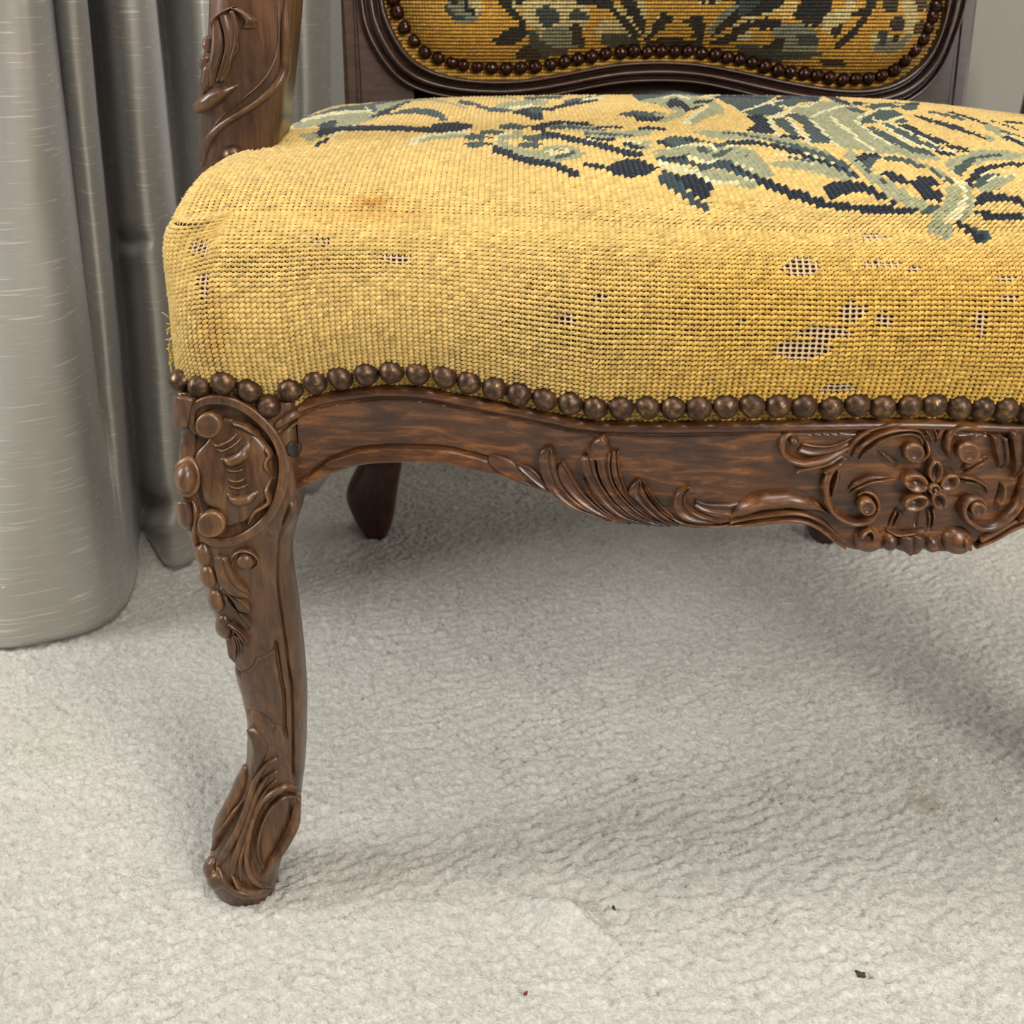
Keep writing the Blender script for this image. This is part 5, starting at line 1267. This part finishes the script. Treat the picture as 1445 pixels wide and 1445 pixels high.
BACK_PAT = [
 ('P', 'e', *c1, [(570, -40), (620, -20), (640, 100), (700, 170), (800, 170), (860, 100), (870, -40)], 0), ('P', 'f', *c1, [(780, -20), (870, -30), (860, 80), (800, 130)], 0), ('P', 'k', *c1, [(640, -40), (690, -40), (690, 30), (650, 40)], 0), ('P', 'k', *c1, [(750, -40), (790, -40), (780, 50), (830, 80), (820, 110), (780, 90), (750, 30)], 0), ('L', 'd', *c1, [(610, 40), (660, 110), (740, 125)], 30),
 ('P', 'k', *c1, [(950, -40), (1040, -40), (1110, 60), (1180, 190), (1180, 240), (1090, 300), (1010, 310), (950, 290), (910, 262), (1000, 240), (1040, 200), (1110, 190), (1120, 140), (1060, 120), (1000, 50)], 0),
 ('P', 'f', *c1, [(1060, -20), (1100, 0), (1130, 60), (1110, 90), (1070, 30)], 0), ('P', 'k', *c1, [(1090, -40), (1160, -40), (1150, 40), (1110, 30)], 0),
 ('P', 'f', *c1, [(1160, -40), (1445, -40), (1445, 200), (1400, 270), (1300, 240), (1200, 180), (1130, 110)], 0), ('P', 'd', *c1, [(1210, 80), (1270, 40), (1400, 80), (1390, 150), (1320, 200), (1280, 120)], 0), ('P', 'd', *c1, [(1180, 200), (1260, 200), (1330, 280), (1445, 310), (1445, 380), (1280, 390), (1160, 360), (1120, 330), (1200, 290)], 0), ('P', 'e', *c1, [(1220, 190), (1340, 230), (1420, 260), (1380, 300), (1270, 260)], 0),
 ('P', 'k', *c1, [(1110, 330), (1200, 310), (1280, 350), (1280, 410), (1180, 420), (1090, 390)], 0),
 ('P', 'f', *c2, [(0, -40), (220, -40), (300, 30), (350, 90), (330, 170), (280, 230), (320, 300), (230, 310), (120, 280), (0, 260)], 0), ('P', 'd', *c2, [(0, 50), (60, 30), (150, 90), (140, 150), (60, 190), (0, 160)], 0), ('P', 'e', *c2, [(30, 200), (180, 180), (260, 240), (260, 330), (100, 320), (0, 280)], 0), ('P', 'd', *c2, [(200, 90), (260, 60), (330, 90), (350, 140), (270, 130), (210, 120)], 0), ('P', 'k', *c2, [(210, 180), (260, 150), (290, 240), (320, 300), (280, 330), (240, 300)], 0),
 ('P', 'k', *c2, [(240, -40), (480, -40), (500, 10), (560, 70), (620, 150), (690, 250), (650, 290), (600, 220), (530, 120), (460, 60), (340, 35), (250, 20)], 0), ('P', 'f', *c2, [(470, 10), (540, 30), (620, 110), (700, 210), (690, 250), (610, 150)], 0), ('P', 'k', *c2, [(540, -40), (640, -40), (700, 90), (730, 190), (700, 220), (650, 150), (580, 60)], 0), ('P', 'f', *c2, [(640, -40), (720, -40), (740, 120), (720, 170), (690, 60)], 0),
 ('P', 'f', *c2, [(430, 140), (540, 130), (620, 230), (650, 290), (500, 270), (400, 240), (370, 200)], 0), ('P', 'd', *c2, [(430, 230), (600, 240), (700, 300), (500, 330), (420, 290)], 0),
 ('L', 'f', *c2, [(820, 110), (760, 200), (700, 280)], 22), ('P', 'k', *c2, [(850, 75), (930, 130), (880, 165), (830, 210), (760, 270), (700, 290), (760, 220), (800, 150)], 0),
 ('P', 'k', *c2, [(990, 150), (1060, 100), (1110, 110), (1130, 180), (1130, 240), (1090, 300), (1050, 250), (1050, 200)], 0), ('P', 'k', *c2, [(720, 300), (820, 260), (960, 265), (1100, 280), (1100, 330), (740, 330)], 0),
 ('L', 'e', *c2, [(1160, 220), (1220, 150), (1330, 50), (1400, -20)], 40), ('P', 'k', *c2, [(1160, 250), (1250, 150), (1400, 20), (1445, -20), (1445, 70), (1330, 160), (1200, 240)], 0), ('P', 'k', *c2, [(1130, 300), (1300, 230), (1445, 140), (1445, 200), (1320, 280), (1250, 300)], 0), ('P', 'f', *c2, [(1320, 260), (1445, 200), (1445, 280), (1380, 290)], 0),
 ('P', 'f', *c2, [(1060, -40), (1330, -40), (1200, 40), (1080, 20)], 0), ('P', 'k', *c2, [(1090, -40), (1140, -40), (1130, 25), (1090, 25)], 0), ('P', 'k', *c2, [(1160, -40), (1200, -40), (1190, 30), (1160, 20)], 0), ('P', 'k', *c2, [(1230, -40), (1330, -40), (1280, 15)], 0),
 ('P', 'k', *c3, [(-40, -40), (340, -40), (330, 20), (200, 100), (60, 160), (-40, 260), (-40, 200), (60, 130)], 0), ('P', 'd', *c3, [(0, -40), (200, -40), (120, 60), (0, 120)], 0), ('L', 'f', *c3, [(-20, 180), (80, 125), (200, 100), (300, 60)], 22),
 ('P', 'k', *c3, [(0, 200), (100, 150), (200, 120), (320, 150), (420, 150), (300, 190), (200, 200), (80, 190)], 0), ('P', 'k', *c3, [(430, 20), (480, -40), (680, -40), (640, 40), (630, 100), (580, 130), (540, 200), (510, 170), (430, 180), (440, 130), (360, 110)], 0), ('P', 'y', *c3, [(320, -40), (430, -40), (400, 60), (360, 140), (290, 130)], 0),
 ('P', 'e', *c3, [(250, 180), (420, 160), (520, 190), (540, 250), (560, 330), (430, 380), (330, 340), (240, 280)], 0), ('P', 'd', *c3, [(400, 250), (510, 220), (580, 290), (500, 320), (420, 310)], 0), ('P', 'k', *c3, [(170, 330), (260, 270), (320, 250), (320, 310), (220, 370)], 0), ('P', 'd', *c3, [(0, 300), (150, 320), (330, 350), (600, 350), (650, 330), (500, 400), (200, 420), (0, 380)], 0),
 ('P', 'f', *c3, [(600, 100), (740, 40), (720, -40), (840, -40), (790, 110), (700, 180), (640, 230), (560, 200)], 0), ('P', 'k', *c3, [(640, 190), (700, 165), (725, 185), (680, 250), (635, 262)], 0), ('P', 'k', *c3, [(770, 110), (830, 60), (860, 70), (840, 110), (790, 125)], 0),
 ('P', 'k', *c3, [(880, -40), (980, -40), (930, 60), (870, 150), (800, 250), (700, 330), (650, 330), (700, 270), (780, 200), (850, 100)], 0),
 ('P', 'k', *c3, [(980, -40), (1120, -40), (1080, 80), (1030, 90), (990, 50)], 0), ('P', 'f', *c3, [(1100, -40), (1190, -40), (1230, 60), (1220, 220), (1160, 320), (1060, 370), (940, 370), (900, 300), (920, 230), (970, 200), (1010, 260), (1060, 230), (1100, 260), (1150, 170)], 0), ('P', 'e', *c3, [(930, 300), (1020, 260), (1100, 290), (1160, 230), (1190, 240), (1130, 330), (1000, 370), (930, 360)], 0),
 ('P', 'k', *c3, [(1050, 130), (1110, 105), (1140, 140), (1120, 210), (1060, 210), (1030, 180)], 0), ('P', 'd', *c3, [(950, 200), (1030, 210), (1020, 290), (960, 320), (970, 260)], 0), ('P', 'k', *c3, [(1060, 245), (1100, 240), (1095, 280), (1060, 280)], 0), ('P', 'k', *c3, [(1200, -40), (1300, -40), (1270, 70), (1220, 70)], 0), ('P', 'k', *c3, [(1210, 160), (1270, 130), (1280, 200), (1240, 240), (1200, 220)], 0), ('P', 'd', *c3, [(1280, 40), (1330, -20), (1340, 60), (1300, 150)], 0),
 ('P', 'k', *c3, [(560, 400), (700, 400), (760, 440), (640, 460), (570, 440)], 0),
]
def back_stitches():
    p = .00255
    x0, x1 = ri[:, 0].min(), ri[:, 0].max()
    xs = np.arange(x0, x1, p); zs = np.arange(ri[:, 1].min(), ri[:, 1].max(), p)
    X, Z = np.meshgrid(xs, zs, indexing='ij'); X = X.ravel(); Z = Z.ravel()
    k = in_poly(X, Z, ri); X, Z = X[k], Z[k]
    d = dist_ring(X, Z); f = lambda x, z: yback(z) + bulge(dist_ring(x, z))
    e = .0012
    P = np.stack([X, f(X, Z), Z], -1)
    T1 = np.stack([2 * e + 0 * X, f(X + e, Z) - f(X - e, Z), 0 * X], -1); T2 = np.stack([0 * X, f(X, Z + e) - f(X, Z - e), 2 * e + 0 * X], -1)
    T1 /= np.linalg.norm(T1, axis=1, keepdims=True); T2 /= np.linalg.norm(T2, axis=1, keepdims=True)
    u, v = proj(P)
    g = np.random.default_rng(8)
    col = np.tile(srgb(196, 150, 66), (len(P), 1)) * (1 + .3 * fbm(u / 60, v / 30, 2)[:, None])
    col = pattern(u + g.normal(0, .8, len(u)), v + g.normal(0, .3, len(u)), col, BACK_PAT)
    # the design goes on above the picture
    far = v < -2
    g2 = np.random.default_rng(21)
    mx = (ri[:, 0].min() + ri[:, 0].max()) / 2
    Xa = np.abs(X - mx)
    for _ in range(46):
        cx, cz, an = g2.uniform(.0, .2), g2.uniform(.52, .84), g2.uniform(0, math.pi)
        la, lb = g2.uniform(.012, .034), g2.uniform(.004, .009)
        a = (Xa - cx) * math.cos(an) + (Z - cz) * math.sin(an); b = -(Xa - cx) * math.sin(an) + (Z - cz) * math.cos(an) - 8 * a * a
        e2 = (a / la) ** 2 + (b / lb) ** 2
        cc_ = ['k', 'k', 'd', 'e', 'f', 'k'][int(g2.integers(6))]
        col[far & (e2 < 1)] = PAL[cc_]
        if cc_ in 'kd': col[far & (e2 >= 1) & (e2 < 1.7) & (b > 0)] = PAL['f']
    col = col * (1 + .10 * g.normal(0, 1, (len(P), 1)))
    z = np.zeros(len(P))
    return stitches('needlepoint_stitches', P, T1, T2, col, bpan, z, z > 1, p, slant=.18, hgt=.0010)
back_stitches()
# nails round the back panel
NB = [nail_mesh('nail_head', .0053, .0050, 20 + k, NAILB) for k in range(3)]
cc = cen + (ri - cen) * 1.0
dn = np.roll(ri, -1, 0) - np.roll(ri, 1, 0); nn = np.stack([-dn[:, 1], dn[:, 0]], -1); nn /= np.linalg.norm(nn, axis=1, keepdims=True)
nn *= np.sign(((cen - ri) * nn).sum(1))[:, None]
npath = ri + nn * .0075
L_ = np.r_[0, np.cumsum(np.linalg.norm(np.diff(np.vstack([npath, npath[:1]]), axis=0), axis=1))]
cnt = int(L_[-1] / .0116)
back_nails_px = [(555, -1), (561, 17), (571, 39), (585, 58), (600, 74), (619, 82), (638.5, 88), (654, 92), (674, 94.5), (694, 96), (714.5, 97), (735, 95.7), (755.7, 94.5), (777.5, 91), (797, 87), (816, 83.5), (835, 80), (855, 76), (876.8, 74), (895, 71.4), (914, 73.5), (933.7, 72), (953, 72.6), (971, 72),
    (990.6, 75), (1010, 77.5), (1027, 81), (1044, 84), (1062, 88.5), (1080, 94), (1098.6, 99), (1115.6, 101.7), (1135, 104), (1153, 106.5), (1170.6, 110), (1189.5, 112.6), (1208, 111.4), (1226, 110.7), (1244.4, 106.6), (1262, 99), (1276.6, 85), (1290, 71), (1302, 56), (1309, 40), (1315, 25), (1320, 10), (1323, -5)]
for i, (u, v) in enumerate(back_nails_px):
    P = back_surf(float(u), float(v)); P = on_y(float(u), float(v), P[1] - .0055)
    put_nail(NB[i % 3], P, (rng.normal(0, .06), -1, .05 + rng.normal(0, .06)), bpan, 1 + .03 * rng.standard_normal())
for i in range(cnt):
    s = (i + .06 * rng.standard_normal()) * L_[-1] / cnt
    q = [np.interp(s % L_[-1], L_, np.r_[npath[:, c], npath[0, c]]) for c in (0, 1)]
    if proj(np.array([q[0], float(yback(q[1])), q[1]]))[1] > -16: continue
    put_nail(NB[i % 3], (q[0], float(yback(q[1])) - .0055, q[1]), (rng.normal(0, .06), -1, .05 + rng.normal(0, .06)), bpan, 1 + .03 * rng.standard_normal())

# ---- rear legs running up into the back stiles
def rear_leg(pxL, pxR, side):
    rings = []
    m = 24; th = np.linspace(0, 2 * math.pi, m, endpoint=False)
    ex = np.sign(np.cos(th)) * np.abs(np.cos(th)) ** .7; ey = np.sign(np.sin(th)) * np.abs(np.sin(th)) ** .7
    spec = []
    for (v, l, r) in zip(*[np.array(q) for q in (pxL[0], pxL[1], pxR)]):
        spec.append((v, l, r))
    base = on_z(*((spec[-1][1] + spec[-1][2]) / 2, spec[-1][0]))
    Y0 = base[1]
    pts = []
    for v, l, r in spec[::-1]:
        z0 = 0; 
        z = max(on_y(0, v, Y0)[2], 0)
        Yc = Y0 - .10 * z
        a, b = on_y(l, v, Yc), on_y(r, v, Yc)
        pts.append((max(a[2], .0), a[0], b[0], Yc + .018, .020))
    zl, xl, xr, yc, dp = pts[-1]
    if side < 0: tgt = [(.16, -.158, -.118, .90, .022), (.24, -.150, -.108, .885, .022), (.30, -.142, -.090, .893, .024), (.36, -.136, -.084, .900, .020), (.44, -.1335, -.078, .898, .0165), (.475, -.1335, -.085, .905, .0165), (.51, -.1335, -.100, .912, .0165), (.56, -.1335, -.112, .923, .0165)]
    else: tgt = [(.16, .345, .385, .90, .022), (.24, .340, .382, .885, .022), (.30, .322, .374, .893, .024), (.36, .316, .368, .900, .020), (.44, .306, .3625, .898, .0165), (.475, .313, .3625, .905, .0165), (.51, .326, .3625, .912, .0165), (.56, .338, .3625, .923, .0165)]
    allp = np.array(pts + tgt)
    zz = np.linspace(.0, .56, 80)
    al = np.stack([np.interp(zz, allp[:, 0], allp[:, k]) for k in range(5)], -1)
    for k in (1, 2, 3, 4):
        q = al[:, k].copy(); q[1:-1] = (q[1:-1] * 2 + q[:-2] + q[2:]) / 4; al[:, k] = q
    for z, xl, xr, yc, d in al:
        rings.append(np.stack([(xl + xr) / 2 + (xr - xl) / 2 * ex, yc + d * ey, z + 0 * th], -1))
    return loft('rear_leg', rings, WOODR if True else WOODB, chair)
lz = ([652, 665, 679, 694, 706, 715, 725, 738, 749, 757, 761], [511, 503, 495, 488, 484.5, 486, 490.5, 497, 502.7, 510, 514])
rz = [567, 565.6, 562.5, 560, 558, 557, 556, 553.5, 551, 549, 546]
rl = rear_leg(lz, rz, -1)
rz2L = ([660, 685, 706, 725, 749, 764, 768], [1130, 1134, 1138, 1141, 1143, 1146, 1150]); rz2R = [1190, 1198, 1206, 1200, 1190, 1183, 1180]
rl2 = rear_leg(rz2L, rz2R, 1)
# polished upper part of the stiles, where they show beside the back
for side, (xa, xb, x2) in ((-1, (-.1335, -.078, -.124)), (1, (.3625, .306, .352))):
    zs = np.linspace(.36, .545, 26); rings = []
    for z in zs:
        t = smooth((z - .44) / .10); xi = xb + (xa - xb) * .42 * t
        y = float(yback(z)) + .002
        rings.append([(xa, y + .03, z), (xa, y - .001, z), (xa * .93 + xi * .07, y - .004, z), (x2, y - .004, z), (x2 + (xi - xa) * .02, y - .0022, z), (x2 + (xi - xa) * .06, y - .0022, z), (x2 + (xi - xa) * .08, y - .004, z), (xi, y - .004, z), (xi, y + .03, z)])
    o = loft('back_stile', rings, WOODS, chair, flip=(side > 0))
    o.data.polygons.foreach_set('use_smooth', np.zeros(len(o.data.polygons), bool))

# ---- arms -------------------------------------------------------------------
S7 = lambda p: np.asarray(p, float) / 4.817 + np.array([180, 0])
AY = 0.600
armL = slut([(y, x) for x, y in S7([(560, -60), (556, 0), (545, 230), (512, 400), (494, 560), (478, 640), (480, 740), (495, 800), (495, 950), (490, 1110), (490, 1260)])], 200)
armR = slut([(y, x) for x, y in S7([(1134, -60), (1130, 0), (1110, 300), (1070, 600), (1040, 900), (1020, 1060), (1010, 1260)])], 200)
armS = slut([(y, x) for x, y in S7([(1200, -60), (1195, 0), (1170, 300), (1140, 600), (1110, 900), (1088, 1000), (1070, 1260)])], 200)
def arm_surf(u, v):
    v = np.asarray(v, float); u = np.asarray(u, float)
    l, r = armL(v), armR(v)
    xh = np.clip(np.abs((u - (l + r) / 2) / ((r - l) / 2)), 0, .98)
    return on_y(u, v, AY + .010 * xh ** 6 + 0 * u)
def build_arm():
    zs = np.r_[np.linspace(.30, .35, 8), np.linspace(.36, .52, 110)]
    rings = []
    x = np.r_[np.linspace(-1, 1, 60)]
    for z in zs:
        _, v = proj(np.array([0., AY, z])); v = float(v)
        l, r, s = float(armL(v)), float(armR(v)), float(armS(v))
        Zc = AY * CP + (CAMH - z) * SP
        c = ((l + r) / 2 - CXY) * Zc / FPX; hw = (r - l) / 2 * Zc / FPX
        yy = AY + .010 * np.abs(x) ** 6
        f = np.stack([(l + (r - l) * (x + 1) / 2 - CXY) * (yy * CP + (CAMH - z) * SP) / FPX, yy, z + 0 * x], -1)
        yb = AY + .042; xs = (s - CXY) * (yb * CP + (CAMH - z) * SP) / FPX
        b = np.array([(xs, yb, z), (xs - .006, yb + .006, z), (c, yb + .008, z), (c - hw + .004, yb + .004, z), (f[0, 0] - .001, yb - .01, z)])
        rings.append(np.vstack([f, b]))
    rings = np.array(rings)
    # swept upper part curving forward into the arm rest
    last = rings[-1]
    ext = []
    for k, z in enumerate(np.linspace(.53, .66, 14)):
        t = (k + 1) / 14
        q = last.copy(); cx = q[:, 0].mean()
        q[:, 0] = cx + (q[:, 0] - cx) * (1 - .25 * t) - .018 * t; q[:, 1] = q[:, 1] - .02 * math.sin(t * math.pi / 2) * t; q[:, 2] = z
        ext.append(q)
    R = np.concatenate([rings, np.array(ext)])
    return loft('arm_support', R, WOODA, chair, flip=True)
arm = build_arm()
K7 = Relief(arm_surf, arm, WOODA, (180, 0), 4.817)
K7.stroke('carved_ridge', [(1075, -40), (1062, 200), (1062, 400), (1052, 480), (1000, 580), (905, 680), (800, 752), (682, 825), (590, 905), (535, 1000), (508, 1130)], 50, 58, .0040, 'round', n=70)
K7.stroke('carved_ridge', [(1030, -40), (1022, 300), (982, 450), (902, 572), (762, 692), (650, 785), (575, 880)], 18, 18, .0020, 'round')
K7.lobe('carved_leaf', [(590, 190), (566, 330), (545, 480), (548, 600)], [(640, 110), (660, 300), (640, 430), (582, 590)], .0036, 'ridge')
K7.lobe('carved_leaf', [(640, 110), (668, 250), (660, 380), (600, 560)], [(740, 60), (770, 200), (740, 360), (660, 555)], .0044, 'twin')
K7.lobe('carved_leaf', [(700, 60), (760, 90), (800, 140), (770, 190)], [(760, 50), (830, 90), (885, 140), (885, 188)], .0048, 'round')
K7.stroke('carved_ridge', [(590, 210), (622, 130), (680, 70), (735, 40)], 26, 20, .0050)
K7.stroke('carved_ridge', [(690, 300), (740, 270), (752, 330), (720, 390), (690, 480), (660, 555)], 22, 16, .0030)
K7.lobe('carved_leaf_tip', [(484, 690), (530, 655), (600, 600), (752, 572)], [(502, 772), (566, 752), (655, 690), (756, 584)], .0060, 'round', t0=.7, t1=.4)
K7.stroke('carved_leaf', [(566, 420), (552, 500), (538, 580), (514, 640)], 44, 50, .0036)
for p in ([(572, 240), (556, 300), (548, 360)], [(548, 375), (536, 430), (530, 490)]):
    K7.stroke('carved_bud', p, 40, 34, .0036)
arm2 = mirrored(arm, chair)
for ch in list(arm.children): mirrored(ch, arm2)
arm2.location.x -= .022
def arm_rest(sx):
    path = [(-.185, .535, .655), (-.192, .56, .668), (-.190, .64, .672), (-.178, .74, .668), (-.158, .84, .672), (-.136, .915, .690)]
    p = crom(path, 40); rings = []
    th = np.linspace(0, 2 * math.pi, 18, endpoint=False)
    for i, q in enumerate(p):
        t = i / 39; w = .024 - .006 * t; h = .015
        rings.append(np.stack([q[0] + w * np.cos(th), q[1] + 0 * th, q[2] + h * np.sin(th)], -1))
    R = np.array(rings)
    if sx > 0: R[..., 0] = 2 * XM - R[..., 0] - .022 - .03 * np.linspace(0, 1, 40)[:, None]
    return loft('arm_rest', R, WOODA, chair, flip=(sx < 0))
arm_rest(-1); arm_rest(1)
# tacks round the foot of the arm
for u, v, Y, n in ((330, 222, .599, (-.2, -1, .5)), (368, 227, .598, (.1, -1, .5)), (424, 207, .632, (.8, -.6, .4)), (408, 216, .618, (.8, -.6, .4))):
    put_nail(NM[k % 4], on_y(u, v, Y), n, seat, 1.15); k += 1

# ------------------------------------------------------------------ piece of furniture at the far right
def far_furniture():
    root_x = (1437 - CXY) * (1.12 * CP + (CAMH - .44) * SP) / FPX + .017
    t = empty('wooden_stand', (root_x + .02, 1.14, 0), 'dark brown wooden post at the right edge behind the chair', 'furniture')
    th = np.linspace(0, 2 * math.pi, 16, endpoint=False)
    rad = [(.0, .020), (.012, .022), (.05, .016), (.25, .018), (.40, .0165), (.445, .0145), (.47, .010), (.485, .007), (.492, .002)]
    q = crom(rad, 60)
    rings = [np.stack([root_x + .02 + r * np.cos(th), 1.14 + r * np.sin(th), z + 0 * th], -1) for z, r in q]
    loft('post', rings, WOODR, t)
    return t
far_furniture()

# ------------------------------------------------------------------ crumbs on the carpet
DB, _nt, _b = new_mat('dry_leaf_dark'); _b.inputs['Base Color'].default_value = (*srgb(52, 54, 44), 1); _b.inputs['Roughness'].default_value = .8
DR, _nt, _b = new_mat('red_thread'); _b.inputs['Base Color'].default_value = (*srgb(120, 50, 40), 1); _b.inputs['Roughness'].default_value = .8
def crumb(u, v, w, l, rot, mat, label, name):
    P = on_z(u, v, .003); m = 9
    th = np.linspace(0, 2 * math.pi, m, endpoint=False)
    r = 1 + .25 * rng.standard_normal(m)
    V = []
    for zz, s in ((-.0012, .9), (.0, 1.0), (.0010, .72)):
        a, b = w * r * s * np.cos(th), l * r * s * np.sin(th)
        V.append(np.stack([P[0] + a * math.cos(rot) - b * math.sin(rot), P[1] + a * math.sin(rot) + b * math.cos(rot), P[2] + zz + .0006 * np.cos(2 * th)], -1))
    o = loft(name, V, mat, None); o['label'] = label; o['category'] = 'debris'
    return o
crumb(1215, 1374, .0028, .0017, -.3, DB, 'dark dry leaf crumb lying on the carpet at lower right', 'leaf_crumb')
crumb(742, 1401, .0020, .0006, .7, DR, 'tiny reddish thread crumb on the carpet near the bottom edge', 'thread_crumb')
crumb(866, 1281, .0009, .0016, .2, DB, 'small dark speck beside the pinched lump of carpet', 'dirt_speck')
